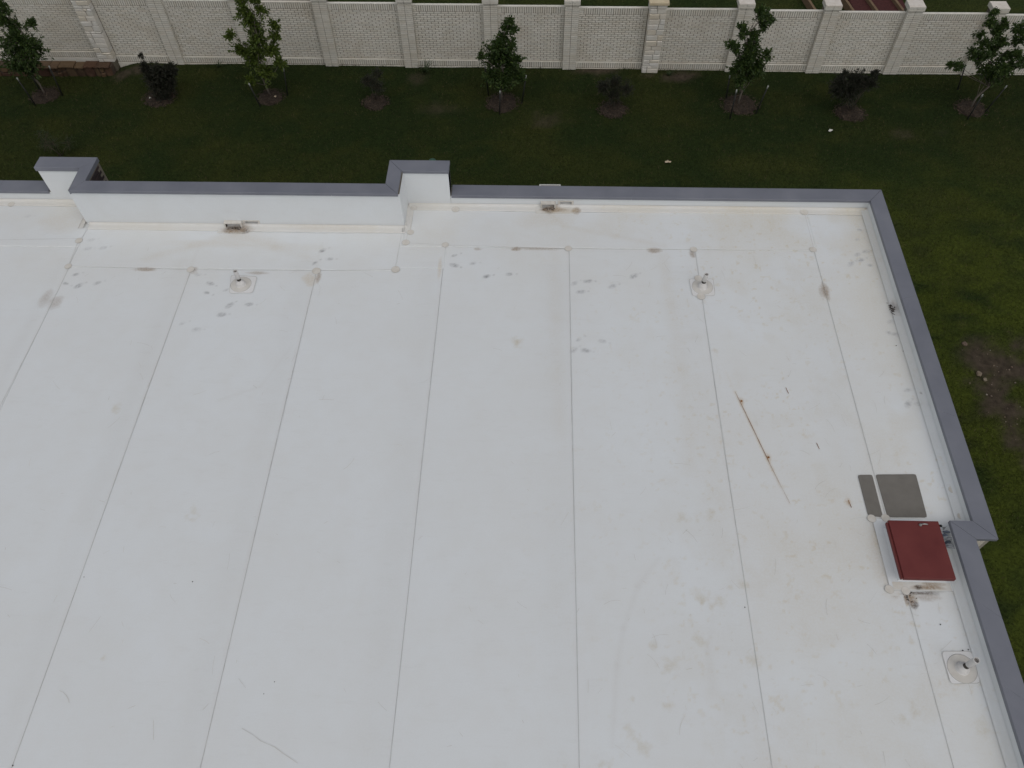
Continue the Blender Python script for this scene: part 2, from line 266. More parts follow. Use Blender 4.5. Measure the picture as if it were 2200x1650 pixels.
M['clamp'] = mat_noise('vent_clamp', (0.03, 0.028, 0.025), (0.09, 0.08, 0.07), 60, 0.6)
M['dark'] = mat_noise('soot_dark', (0.012, 0.011, 0.010), (0.03, 0.026, 0.022), 30, 0.9)
M['metal_white'] = mat_noise('white_painted_metal', (0.62, 0.62, 0.60), (0.7, 0.7, 0.69), 5, 0.45)
M['bark'] = mat_noise('young_bark', (0.10, 0.085, 0.07), (0.19, 0.165, 0.14), 18, 0.9, 0.4, stretch=(1, 1, 0.25))
M['stake'] = mat_noise('stake_black', (0.012, 0.013, 0.012), (0.022, 0.023, 0.021), 30, 0.6)
M['stake_tip'] = mat_noise('stake_tip', (0.22, 0.23, 0.22), (0.34, 0.35, 0.33), 30, 0.6)
M['mulch'] = mat_noise('mulch_chips', (0.016, 0.012, 0.009), (0.050, 0.037, 0.027), 14, 0.95, 0.6, 40)
M['chip'] = mat_island('mulch_chip', [(0.014, 0.011, 0.009), (0.036, 0.025, 0.019), (0.085, 0.062, 0.044), (0.022, 0.016, 0.012)], 6)
M['twig'] = mat_noise('twig', (0.06, 0.05, 0.035), (0.12, 0.10, 0.075), 20, 0.9)
M['timber'] = mat_noise('weathered_timber', (0.13, 0.085, 0.05), (0.2, 0.14, 0.085), 6, 0.85, stretch=(6, 0.6, 6))
M['red_mulch'] = mat_noise('red_mulch', (0.045, 0.014, 0.014), (0.08, 0.026, 0.024), 12, 0.95, 0.6, 50)
M['green_plastic'] = mat_noise('green_plastic', (0.035, 0.085, 0.06), (0.05, 0.115, 0.085), 8, 0.5)
M['paper'] = mat_noise('paper_scrap', (0.55, 0.54, 0.5), (0.66, 0.65, 0.62), 12, 0.8)
M['tan_paper'] = mat_noise('tan_scrap', (0.46, 0.37, 0.26), (0.58, 0.49, 0.37), 12, 0.85)
M['rag'] = mat_island('rag_cloth', [(0.03, 0.04, 0.06), (0.16, 0.19, 0.25), (0.05, 0.06, 0.08), (0.45, 0.47, 0.5)], 8)
M['rust'] = mat_noise('rust', (0.17, 0.07, 0.02), (0.30, 0.14, 0.05), 14, 0.9)
M['stone'] = mat_island('field_stone', [(0.16, 0.12, 0.085), (0.24, 0.20, 0.15), (0.13, 0.085, 0.06), (0.36, 0.33, 0.28)], 9)
def mat_leaf(name, cols, rough=0.5, trans=0.25):
    t = NT(name); oi = t.pos.outputs['Random Per Island']
    col = t.ramp(oi, [(i / (len(cols) - 1), c) for i, c in enumerate(cols)])
    m = t.done(col, rough, 0.3); tr = t.n('ShaderNodeBsdfTranslucent'); t.l(col, tr.inputs['Color'])
    mx = t.n('ShaderNodeMixShader'); mx.inputs[0].default_value = trans
    t.l(t.b.outputs[0], mx.inputs[1]); t.l(tr.outputs[0], mx.inputs[2]); t.l(mx.outputs[0], t.t.nodes['Material Output'].inputs[0])
    return m
M['leaf_a'] = mat_leaf('leaf_bright', [(0.040, 0.066, 0.010), (0.080, 0.118, 0.016), (0.056, 0.090, 0.014), (0.12, 0.155, 0.028)])
M['leaf_b'] = mat_leaf('leaf_deep', [(0.022, 0.044, 0.010), (0.042, 0.075, 0.016), (0.030, 0.058, 0.013), (0.078, 0.115, 0.026)])
M['leaf_p'] = mat_leaf('leaf_plum', [(0.013, 0.014, 0.010), (0.024, 0.022, 0.016), (0.016, 0.024, 0.012), (0.036, 0.036, 0.024)], trans=0.1)
M['leaf_s'] = mat_leaf('leaf_strap', [(0.018, 0.035, 0.012), (0.035, 0.06, 0.02), (0.05, 0.07, 0.03)])
def mat_ground():
    t = NT('lawn_ground'); a = t.attr('soil')
    g = t.mix(1.0, t.attr('tint').outputs['Color'], t.ramp(t.noise(11, 9, 0.78), [(0.30, 0.30), (0.70, 1.55)]), 'MULTIPLY')
    s = t.ramp(t.noise(5, 7, 0.65), [(0.3, (0.028, 0.022, 0.016)), (0.7, (0.080, 0.063, 0.046))])
    t.bump(t.noise(25, 5), 0.5, 0.02)
    return t.done(t.mix(a.outputs['Fac'], g, s), 0.95, 0.1)
M['ground'] = mat_ground()
def mat_grass():
    t = NT('grass_blades'); a = t.attr('tint')
    m = t.done(a.outputs['Color'], 0.7, 0.15); return m
M['grass'] = mat_grass()

# ------------------------------------------------------------------ ground with bare-soil spots, one sheet to the horizon
SOILS = [(13.0, 13.4, 1.25, 0.95, 1.0), (12.5, 12.4, 0.6, 0.9, 1.0), (12.45, 11.2, 0.4, 0.9, .9), (12.9, 10.2, 0.7, 0.6, .8), (-15.3, 26.9, 0.9, 0.35, .9), (5.2, 26.75, 0.9, 0.3, 1.0), (2.2, 27.0, 1.0, 0.22, .9), (-4.6, 26.5, 0.5, 0.35, .6),
         (0.4, 24.1, 0.5, 0.35, .6), (-3.6, 24.6, 0.7, 0.45, .5), (12.8, 23.4, 0.35, 0.25, .5), (-2.0, 20.2, 0.6, 0.25, .5), (10.9, 12.9, 0.2, 0.6, .4), (-15.75, 26.9, 0.7, 0.5, .9), (14.2, 23.6, .5, .1, .5)]
def soil_at(x, y):
    s = np.zeros_like(x)
    for cx, cy, rx, ry, k in SOILS:
        d = np.sqrt(((x - cx) / rx) ** 2 + ((y - cy) / ry) ** 2) + (fbm(x * 2.2, y * 2.2, 11, 5) - 0.5) * 2.4
        s = np.maximum(s, np.clip((1.2 - d) / 0.8, 0, 1) * k)
    return s
gx = np.concatenate([[-400, -150, -60, -32], np.arange(-24, 20.01, 0.25), [28, 60, 150, 400]])
gy = np.concatenate([[-400, -150, -60, -20, -4], np.arange(3, 36.01, 0.25), [42, 60, 150, 400]])
GX, GY = np.meshgrid(gx, gy); nx, ny = len(gx), len(gy)
def lawn_z(x, y):
    t = np.clip((-15.3 - np.asarray(x, float)) / 1.5, 0, 1)
    return (fbm(x * 0.22, y * 0.22, 5, 3) - 0.5) * 0.10 - 0.32 * t * t * (3 - 2 * t)
def gz(x, y): return float(lawn_z(np.array([float(x)]), np.array([float(y)]))[0])
V = np.stack([GX.ravel(), GY.ravel(), lawn_z(GX, GY).ravel()], 1)
I = np.arange(nx * ny).reshape(ny, nx)
F = np.stack([I[:-1, :-1].ravel(), I[:-1, 1:].ravel(), I[1:, 1:].ravel(), I[1:, :-1].ravel()], 1)
def grass_tint(x, y):
    patchy = fbm(x * 0.45, y * 0.6, 21, 5); patchy2 = fbm(x * 1.6, y * 2.6, 31, 4); lush = np.clip((x - 6.0) / 5, 0, 1) * np.clip((22.5 - y) / 6, 0, 1)
    dark = np.array([0.0205, 0.0335, 0.0085]); yel = np.array([0.050, 0.055, 0.0125]); lg = np.array([0.056, 0.072, 0.0105])
    f1 = np.clip((patchy - 0.42) * 3.2, 0, 1)[:, None] * 0.5; f2 = np.clip((patchy2 - 0.48) * 3.4, 0, 1)[:, None] * 0.4
    c = dark * (1 - f1) + yel * f1; c = c * (1 - f2) + yel * 0.95 * f2
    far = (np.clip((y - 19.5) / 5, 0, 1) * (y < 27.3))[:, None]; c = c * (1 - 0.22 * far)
    lm = (lush * np.clip((patchy2 - 0.22) * 2.4, 0, 1) * 0.9)[:, None]
    return c * (1 - lm) + lg * lm, patchy
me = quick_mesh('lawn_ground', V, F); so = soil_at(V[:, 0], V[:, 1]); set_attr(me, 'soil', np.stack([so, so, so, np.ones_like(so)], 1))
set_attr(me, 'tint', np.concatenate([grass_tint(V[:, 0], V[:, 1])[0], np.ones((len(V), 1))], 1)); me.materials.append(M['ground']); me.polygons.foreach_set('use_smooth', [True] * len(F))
tag(link('lawn_ground', me), kind='structure')

def wall_y(x): return 27.42 - 0.0128 * (x + 11)
# grass: short blades, only where the picture could see lawn
def grass_patch(x0, x1, y0, y1, dens, h=0.055, w=0.011):
    n = int((x1 - x0) * (y1 - y0) * dens); x = rng.uniform(x0, x1, n); y = rng.uniform(y0, y1, n)
    keep = (rng.random(n) > soil_at(x, y) * 1.05) & ~((y > wall_y(x) - 0.07) & (y < wall_y(x) + 0.35)) & (vnoise(x * 5, y * 5, 3) * 0.5 + rng.random(n) > 0.16)
    for mx, my, mr in MULCH: keep &= ((x - mx) ** 2 + (y - my) ** 2) > (mr * (0.86 + 0.25 * rng.random(n))) ** 2
    keep &= ~((x < -16.3) & (y > 26.88) & (y < 27.6))
    return x[keep], y[keep], h, w
parts = [grass_patch(-23, 19, 16.2, 27.6, 760, 0.06, 0.013), grass_patch(8.2, 15.5, 8.0, 16.2, 1100, 0.06, 0.012), grass_patch(8.0, 13.5, 2.2, 8.0, 600), grass_patch(-21, 19, 27.6, 34.5, 260, 0.06, 0.016)]
x = np.concatenate([p[0] for p in parts]); y = np.concatenate([p[1] for p in parts])
h = np.concatenate([np.full(len(p[0]), p[2]) for p in parts]); w = np.concatenate([np.full(len(p[0]), p[3]) for p in parts])
n = len(x); near = np.clip(1 - (wall_y(x) - y) / 0.35, 0, 1) * (y < wall_y(x))
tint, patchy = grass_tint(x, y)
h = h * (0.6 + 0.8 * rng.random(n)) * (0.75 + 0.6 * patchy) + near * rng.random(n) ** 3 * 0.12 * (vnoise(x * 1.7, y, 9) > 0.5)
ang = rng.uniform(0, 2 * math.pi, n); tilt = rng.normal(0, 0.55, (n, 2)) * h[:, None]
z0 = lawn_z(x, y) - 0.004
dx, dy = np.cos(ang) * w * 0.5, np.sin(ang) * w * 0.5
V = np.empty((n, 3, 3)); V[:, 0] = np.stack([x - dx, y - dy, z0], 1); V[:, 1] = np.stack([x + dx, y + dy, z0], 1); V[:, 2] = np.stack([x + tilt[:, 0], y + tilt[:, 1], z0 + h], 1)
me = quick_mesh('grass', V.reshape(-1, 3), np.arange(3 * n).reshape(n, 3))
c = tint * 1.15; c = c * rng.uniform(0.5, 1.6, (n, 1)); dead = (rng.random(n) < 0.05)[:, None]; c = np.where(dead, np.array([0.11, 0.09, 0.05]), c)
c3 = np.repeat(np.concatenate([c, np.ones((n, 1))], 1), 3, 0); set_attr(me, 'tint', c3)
me.materials.append(M['grass']); tag(link('grass', me), 'short dark green mown grass covering the lawn', 'grass', kind='stuff')
print('grass blades', n)

# ------------------------------------------------------------------ building
BL = empty('building', (-6, 3, 0)); tag(BL, 'flat roofed building with white membrane roof and slate grey metal coping', 'building')
XL, YB = -22.0, -8.0
deck = MB(); deck.box(XL, 7.3, YB, 13.7, RZ - 0.35, RZ - 0.02); deck.box(-3.05, 7.75, 13.7, 14.5, RZ - 0.35, RZ - 0.02); deck.box(XL, -10.6, 13.7, 14.5, RZ - 0.35, RZ - 0.02); deck.box(7.3, 7.75, 6.2, 13.7, RZ - 0.35, RZ - 0.02)
DECK = deck.build('roof_deck', M['deck'], BL, (-6, 3, RZ - 0.35))

# stains painted where the photograph shows them
KC = {'b': (0.27, 0.185, 0.11), 't': (0.55, 0.46, 0.325), 'k': (0.075, 0.05, 0.03)}
SMUDGE += [(6.75, 5.11, 0.28, 0.04, 'b', .65), (6.62, 5.115, 0.06, 0.05, 'k', .8), (6.45, 4.92, 0.07, 0.12, 'b', .55), (6.52, 4.83, 0.05, 0.06, 'k', .75), (6.62, 5.02, 0.26, 0.025, 'k', .6), (6.75, 4.95, 0.2, 0.06, 'b', .35), (0.31, 14.37, 0.16, 0.06, 'k', .75), (0.45, 14.35, 0.3, 0.07, 'b', .5), (-7.12, 13.58, 0.17, 0.06, 'k', .7), (-7.1, 13.52, 0.26, 0.07, 'b', .6)]
GREY_ = (0.56, 0.555, 0.54); TAN_ = (0.56, 0.50, 0.40)
TRAILS = [(HAIR[2], 0.05, GREY_, .22), (HAIR[3], 0.06, GREY_, .2), (HAIR[4], 0.04, GREY_, .15), ([(-7.1, 13.4), (-8.0, 13.0), (-8.9, 12.6)], 0.12, TAN_, .22), ([(-7.0, 13.4), (-6.0, 13.0), (-5.1, 12.65)], 0.12, TAN_, .20), ([(0.4, 14.2), (0.7, 13.8), (1.9, 13.5), (3.0, 13.2)], 0.08, TAN_, .2),
          ([(-12.6, 12.1), (-12.0, 10.6), (-12.1, 9.0)], 0.10, TAN_, .22), ([(2.9, 12.9), (3.0, 11.4), (3.1, 9.6), (3.0, 7.5)], 0.16, TAN_, .15), ([(0.45, 12.9), (0.5, 11.0), (0.55, 8.0)], 0.14, TAN_, .13)]
SEAMX = [-10.62, -7.79, -4.92, -2.06, 0.80, 3.69, 6.40]
FANG = rng.uniform(-0.5, 0.9, len(FOOT)); FSC = rng.uniform(0.75, 1.25, len(FOOT))
def stain(x, y):
    col = np.ones((len(x), 3)) * np.array([0.6, 0.58, 0.53]); a = np.zeros(len(x))
    def over(m, c, k):
        k = np.clip(k, 0, 1); na = k + a[m] * (1 - k)
        col[m] = np.where(na[:, None] > 1e-6, (np.array(c) * k[:, None] + col[m] * (a[m] * (1 - k))[:, None]) / np.maximum(na, 1e-6)[:, None], col[m]); a[m] = na
    every = np.ones(len(x), bool)
    # warm dust: towards the low back edge and the east side, broken up
    warm = np.clip((y - 10.8) / 3.0, 0, 1) * 0.42 + np.clip((x - 2.8) / 3.5, 0, 1) * 0.52
    over(every, (0.625, 0.58, 0.475), warm * np.clip(fbm(x * 0.9, y * 0.9, 41) * 2.2 - 0.55, 0, 1) * 0.75)
    # blotches, mostly east
    bl = np.clip((fbm(x * 2.4, y * 1.9, 51, 5) - 0.56) * 6, 0, 1) * np.clip((x + 3) / 9, 0.12, 1)
    over(every, (0.53, 0.465, 0.34), bl * 0.13)
    sp = np.clip((fbm(x * 11, y * 11, 57, 3) - 0.68) * 9, 0, 1) * np.clip((x + 1) / 6, 0.0, 1) * np.clip(fbm(x * .8, y * .8, 58) * 3 - 1.0, 0, 1)
    over(every, (0.52, 0.42, 0.23), sp * 0.36)
    # broad grey drag bands beside the laps
    for i, sx in enumerate(SEAMX):
        d = sx - x - 0.22 - 0.10 * fbm(y * 0.35, y * 0 + i, 61); k = np.exp(-(d / (0.16 + 0.07 * i % 3)) ** 2) * (0.35 + 0.65 * fbm(y * 0.7 + 9 * i, y * 0, 71))
        over(every, (0.50, 0.495, 0.48), k * 0.15 * (y < 12.6))
        d = np.abs(x - sx + 0.02); over(every, (0.52, 0.49, 0.44), np.exp(-(d / 0.04) ** 2) * (0.20 if i < 3 else 0.11) * fbm(y * 1.5 + 5 * i, y * 0, 81) * (y < 13.2))
    for cx, cy, rx, ry, k, s in SMUDGE:
        m = (np.abs(x - cx) < rx * 1.9) & (np.abs(y - cy) < ry * 1.9)
        if not m.any(): continue
        nz = fbm(x[m] * 2.2 / rx * 0.4 + cx, y[m] * 2.2 / ry * 0.4 + cy, 91, 4)
        d = np.sqrt(((x[m] - cx) / rx) ** 2 + ((y[m] - cy) / ry) ** 2) + (nz - 0.5) * 1.1
        sh = np.clip(1.25 - d, 0, 1); over(m, KC[k], np.minimum(1, sh * 1.25) ** 0.8 * s * (1.35 if k != 't' else 1.0))
    for (cx, cy, s), fa, fs_ in zip(FOOT, FANG, FSC):
        m = (np.abs(x - cx) < 0.3) & (np.abs(y - cy) < 0.3)
        if not m.any(): continue
        u = (x[m] - cx) * math.cos(fa) + (y[m] - cy) * math.sin(fa); v = -(x[m] - cx) * math.sin(fa) + (y[m] - cy) * math.cos(fa)
        sole = np.clip(1.35 - np.sqrt((u / (0.085 * fs_)) ** 2 + (v / (0.05 * fs_)) ** 2), 0, 1); heel = np.clip(1.2 - np.sqrt(((u - 0.17) / 0.035) ** 2 + ((v + 0.015) / 0.032) ** 2), 0, 1)
        nz = 0.25 + 1.2 * vnoise(x[m] * 32, y[m] * 32, 95)
        over(m, (0.30, 0.305, 0.315), np.maximum(sole, heel * 0.6) * s * 1.0 * nz)
    for i, (cx, cy) in enumerate(LICHEN):
        m = (np.abs(x - cx) < 0.2) & (np.abs(y - cy) < 0.2)
        if not m.any(): continue
        d = np.sqrt((x[m] - cx) ** 2 + (y[m] - cy) ** 2) / (0.05 + 0.03 * (i % 4)) + (fbm(x[m] * 12, y[m] * 12, 99) - 0.5) * 2.2
        over(m, (0.46, 0.38, 0.22), np.clip(1.1 - d, 0, 1) * 0.30)
    for pts, wd_, c_, k_ in TRAILS:
        for (ax, ay), (bx, by) in zip(pts[:-1], pts[1:]):
            t = np.clip(((x - ax) * (bx - ax) + (y - ay) * (by - ay)) / ((bx - ax) ** 2 + (by - ay) ** 2), 0, 1)
            d = np.hypot(x - ax - t * (bx - ax), y - ay - t * (by - ay)); m = d < wd_ * 2.2
            if m.any(): over(m, c_, np.exp(-(d[m] / wd_) ** 2) * k_ * (0.4 + 0.9 * fbm(x[m] * 2, y[m] * 2, 101, 3)))
    for cx, cy in RUSTDOT:
        m = (np.abs(x - cx) < 0.25) & (np.abs(y - cy) < 0.25)
        if m.any(): over(m, (0.42, 0.25, 0.08), np.exp(-(((x[m] - cx) / 0.04) ** 2 + ((y[m] - cy) / 0.07) ** 2)) * 0.8)
    for k in range(len(RUSTLINE) - 1):
        (ax, ay), (bx, by) = RUSTLINE[k], RUSTLINE[k + 1]
        t = np.clip(((x - ax) * (bx - ax) + (y - ay) * (by - ay)) / ((bx - ax) ** 2 + (by - ay) ** 2), 0, 1)
        d = np.hypot(x - ax - t * (bx - ax), y - ay - t * (by - ay)); m = d < 0.12
        if m.any(): over(m, (0.55, 0.42, 0.26), np.exp(-(d[m] / 0.035) ** 2) * (0.10, 0.30, 0.42, 0.30, 0.12)[k])
    return np.concatenate([col, a[:, None]], 1)

GRID = 0.025
def sheet(name, x0, x1, y0, y1, zf, mat, res=GRID, lap=None, parent=None):
    """thin membrane sheet as a fine grid, its left edge lapping over the neighbour; a lip closes every edge"""
    nx = max(2, int(round((x1 - x0) / res)) + 1); ny = max(2, int(round((y1 - y0) / res)) + 1)
    xs = np.linspace(x0, x1, nx); ys = np.linspace(y0, y1, ny); X, Y = np.meshgrid(xs, ys)
    Z = RZ + zf + (0.0045 * np.clip(1 - (X - x0) / 0.2, 0, 1) if lap else 0 * X)
    V = np.stack([X.ravel(), Y.ravel(), Z.ravel()], 1); I = np.arange(nx * ny).reshape(ny, nx)
    F = np.stack([I[:-1, :-1].ravel(), I[:-1, 1:].ravel(), I[1:, 1:].ravel(), I[1:, :-1].ravel()], 1)
    # lips
    rim = np.concatenate([I[0, :], I[1:, -1], I[-1, -2::-1], I[-2:0:-1, 0]]); nr = len(rim)
    VL = V[rim].copy(); VL[:, 2] -= 0.0045; b = len(V); j = np.arange(nr); jn = (j + 1) % nr
    FL = np.stack([rim[j], b + j, b + jn, rim[jn]], 1)
    V = np.concatenate([V, VL]); F = np.concatenate([F, FL])
    loc = ((x0 + x1) / 2, (y0 + y1) / 2, RZ + zf)
    st = stain(V[:, 0], V[:, 1]); me = quick_mesh(name, V - np.array(loc), F); set_attr(me, 'stain', st); me.materials.append(mat)
    return link(name, me, parent or DECK, loc)
YV = 1.25      # fine grid only where the frame sees
edges = [XL + 0.2, -19.2, -16.4, -13.5] + SEAMX
for i in range(len(edges)):
    x0 = edges[i]; x1 = edges[i + 1] + 0.10 if i + 1 < len(edges) else 7.36
    y1 = 13.0 if x0 < -10.7 else (12.42 if x0 < -3.5 else 13.2)
    if i == len(edges) - 1: y1 = 6.3
    res = 0.2 if x0 < -13.6 else GRID
    ytop = y1
    ylow = {0: 9, 1: 9, 2: 9, 3: 7.4, 4: 1.4}.get(i, YV)
    sheet('membrane_sheet', x0, x1, ylow, ytop, 0.0, M['membrane'], res, lap=True)
    sheet('membrane_sheet', x0, x1, YB + 0.2, ylow + 0.05, -0.0012, M['membrane'], 0.25, lap=True)
sheet('membrane_sheet', 6.40, 7.93, 6.25, 14.47, 0.0, M['membrane'], lap=True)                 # east edge sheet
sheet('membrane_sheet', -3.06, 6.48, 13.09, 14.47, 0.0098, M['membrane'])                       # back sheets
sheet('membrane_sheet', -10.64, -3.12, 12.30, 13.70, 0.0085, M['membrane'])
sheet('membrane_sheet', -3.15, -3.03, 13.08, 13.70, 0.0070, M['membrane'])
sheet('membrane_sheet', -3.15, -2.04, 12.40, 13.12, 0.0058, M['membrane'])
sheet('membrane_sheet', -15.0, -10.60, 12.93, 14.47, 0.0070, M['membrane'], 0.04)

def ribbon(mb, pts, w, z, jit=0.0):
    pts = [Vector((p[0], p[1], 0)) for p in pts]
    # resample
    out = [pts[0]]
    for a, b in zip(pts[:-1], pts[1:]):
        n = max(1, int((b - a).length / 0.12)); out += [a.lerp(b, (k + 1) / n) for k in range(n)]
    L = []; R_ = []
    for i, p in enumerate(out):
        d = (out[min(i + 1, len(out) - 1)] - out[max(i - 1, 0)]).normalized(); q = Vector((-d.y, d.x, 0))
        ww = w * (1 + random.uniform(-jit, jit)) * 0.5; p = p + q * random.uniform(-jit, jit) * w * 0.3
        L.append(p + q * ww); R_.append(p - q * ww)
    n = len(out); vs = [(p.x, p.y, RZ + z) for p in L] + [(p.x, p.y, RZ + z) for p in R_]
    mb.add(vs, [(n + i, n + i + 1, i + 1, i) for i in range(n - 1)])
def bead(pts, w=0.012, z=0.0148, jit=0.55):
    mb = MB(); ribbon(mb, pts, w, z, jit); return mb.build('seam_bead', M['bead'], DECK)
for i, sx in enumerate(SEAMX):
    yt = 12.30 if sx < -3 else 13.10
    if i == 0: pts = [(-10.62, -7), (-10.66, 7.9), (-10.60, 11.3), (-10.62, 12.3)]
    elif i == 6: pts = [(6.395, 6.39), (6.40, 10), (6.41, 13.1), (6.42, 14.3)]
    else: pts = [(sx, -7), (sx + 0.01, 4), (sx - 0.01, 8), (sx, yt)]
    bead(pts, 0.0055 if i in (0, 1, 2) else 0.0042, 0.0056 if i < 6 else 0.0112)
bead([(6.40, -7), (6.40, 3.0), (6.40, 5.04)], 0.006, 0.0056)
for k_, p in enumerate(SEAMPTS[:-3]):
    if k_ not in (12, 13): bead(p, 0.006, 0.0148 if k_ in (0, 4, 7, 10, 11) else 0.0112)
mb = MB(); rj = random.Random(3)
for c in PATCH:
    r = (0.085 if c[1] > 8 else 0.066) * rj.uniform(0.9, 1.15); n = 14
    vs = [(c[0] + r * math.cos(2 * math.pi * k / n) * rj.uniform(.95, 1.05), c[1] + r * math.sin(2 * math.pi * k / n) * rj.uniform(.95, 1.05)) for k in range(n)]
    MB().prism(vs, RZ + 0.012, RZ + 0.0212).build('joint_patch', M['patch'], DECK)
    ring = [(c[0] + (r + 0.004) * math.cos(2 * math.pi * k / 18), c[1] + (r + 0.004) * math.sin(2 * math.pi * k / 18)) for k in range(19)]
    ribbon(mb, ring, 0.005, 0.0192, 0.4)
tag(mb.build('patch_edge_dirt', M['bead'], DECK), kind='stuff')
# repair patch near the left frame edge
MB().prism([(-13.2, 12.36), (-12.72, 12.36), (-12.70, 12.42), (-12.64, 12.60), (-12.70, 12.63), (-13.1, 12.62)], RZ + 0.004, RZ + 0.010).build('repair_patch', M['patch'], DECK)
b_ = MB(); ribbon(b_, [(-13.25, 12.35), (-12.74, 12.35), (-12.62, 12.62), (-13.1, 12.64)], 0.014, 0.0112, 0.3); b_.build('seam_bead', M['bead'], DECK)

# scuffs: hair-thin scratches all over, more on the walked east half
mb = MB(); rs = random.Random(12)
for k in range(300):
    x0 = rs.uniform(-12, 7.1) if rs.random() < 0.55 else rs.uniform(1.5, 7.1); y0 = rs.uniform(1.6, 13.0); L = rs.choice([0.05, 0.08, 0.12, 0.2, 0.3]); a = rs.uniform(0, math.pi); cv = rs.uniform(-3, 3)
    pts = [(x0, y0)]
    for q in range(4):
        a += cv * L / 4; pts.append((pts[-1][0] + math.cos(a) * L / 4, pts[-1][1] + math.sin(a) * L / 4))
    if max(p[0] for p in pts) > 7.2 or max(p[1] for p in pts) > 13.05: continue
    ribbon(mb, pts, rs.uniform(0.002, 0.0045), 0.0108, 0.3)
for pts in HAIR[:2]: ribbon(mb, pts, 0.005, 0.0108, 0.5)
tag(mb.build('scuff_marks', M['scuff'], DECK), kind='stuff')
mb = MB(); ribbon(mb, RUSTLINE[2:4], 0.008, 0.0108, 0.4); ribbon(mb, RUSTLINE[1:3], 0.006, 0.0108, 0.4); ribbon(mb, RUSTLINE[3:], 0.004, 0.0108, 0.4)
for p in RUSTSHORT: ribbon(mb, p, 0.010, 0.0108, 0.3)
for cx, cy in RUSTDOT[:2]: mb.prism([(cx + 0.022 * math.cos(k), cy + 0.022 * math.sin(k)) for k in range(6)], RZ + 0.006, RZ + 0.0115)
tag(mb.build('rust_marks', M['rust'], DECK), kind='stuff')
mb = MB()
for cx, cy in DOTS:
    r = rs.uniform(0.007, 0.012); mb.lathe([(r, 0), (r * 0.8, r * 0.6), (0.001, r * 0.9)], (cx, cy, RZ + 0.009), 8)
tag(mb.build('dark_specks', M['dark'], DECK), kind='stuff')

# --- parapets
def wall_with_holes(mb, ax, c, u0, u1, z0, z1, holes, depth, face=-1):
    """vertical face at ax=c (x or y), spanning u, with rectangular holes (u0,z0,u1,z1) recessed by depth"""
    us = sorted({u0, u1, *[v for h in holes for v in (h[0], h[2])]}); zs = sorted({z0, z1, *[v for h in holes for v in (h[1], h[3])]})
    P = (lambda u, z, d=0: (u, c + d, z)) if ax == 'y' else (lambda u, z, d=0: (c + d, u, z))
    for a, b in zip(us[:-1], us[1:]):
        for e, f in zip(zs[:-1], zs[1:]):
            if any(h[0] <= a and b <= h[2] and h[1] <= e and f <= h[3] for h in holes): continue
            mb.add([P(a, e), P(b, e), P(b, f), P(a, f)], [(0, 1, 2, 3)])
    tun = MB()
    for a, e, b, f in holes:
        d = depth; q = [P(a, e), P(b, e), P(b, f), P(a, f), P(a, e, d), P(b, e, d), P(b, f, d), P(a, f, d)]
        tun.add(q, [(0, 1, 5, 4), (1, 2, 6, 5), (2, 3, 7, 6), (3, 0, 4, 7), (4, 5, 6, 7)])
    return tun
def finish_flash(mb, name, mat, parent):
    o = mb.build(name, mat, parent); me = o.data
    co = np.empty(len(me.vertices) * 3, np.float32); me.vertices.foreach_get('co', co); co = co.reshape(-1, 3)
    st = np.zeros((len(co), 4)); st[:, :3] = 0.5; set_attr(me, 'stain', st); return o
def dense_apron(u0, u1, inner, width, ax, parent, z=0.0105, mat='apron'):
    """horizontal flange of the wall flashing lying on the roof, with its small cove up the wall"""
    n = max(2, int((u1 - u0) / 0.03)); us = np.linspace(u0, u1, n)
    prof = [(-width, 0.0), (-width, 0.0045), (-width * 0.7, 0.005), (-width * 0.4, 0.005), (-0.055, 0.006), (-0.03, 0.012), (-0.012, 0.028), (-0.003, 0.055)]
    V = []
    for d, zz in prof:
        if ax == 'y': V.append(np.stack([us, inner(us) + d, np.full(n, RZ + z + zz)], 1))
        else: V.append(np.stack([inner(us) + d, us, np.full(n, RZ + z + zz)], 1))
    V = np.concatenate(V); I = np.arange(n * len(prof)).reshape(len(prof), n)
    F = np.stack([I[:-1, :-1].ravel(), I[:-1, 1:].ravel(), I[1:, 1:].ravel(), I[1:, :-1].ravel()], 1)
    if (ax == 'x') == (width > 0): F = F[:, ::-1]
    me = quick_mesh('flashing_apron', V, F); set_attr(me, 'stain', stain(V[:, 0], V[:, 1]) * (np.array([1, 1, 1, .55]) if mat != 'apron' else 1)); me.materials.append(M[mat])
    return link('flashing_apron', me, parent)
HS, HT = 0.33, 1.05           # short and tall parapet heights over the roof
def core(name, poly, h, mat=None):
    return MB().prism(poly, 0.0, RZ + h - 0.045).build(name, mat or M['masonry'], BL)
lin = lambda x0, y0, x1, y1: (lambda t: y0 + (y1 - y0) * (t - x0) / (x1 - x0))
def core_holes(u0, u1, yf, yb, h, holes, mat):
    mb = MB(); zt = RZ + h - 0.045; us = sorted({u0, u1, *[v for q in holes for v in (q[0], q[2])]})
    for a, b in zip(us[:-1], us[1:]):
        hh = [q for q in holes if q[0] <= a and b <= q[2]]
        if hh:
            mb.box(a, b, yf, yb, 0, RZ + hh[0][1]); mb.box(a, b, yf, yb, RZ + hh[0][3], zt)
        else: mb.box(a, b, yf, yb, 0, zt)
    return mb.build('parapet_wall', mat, BL)
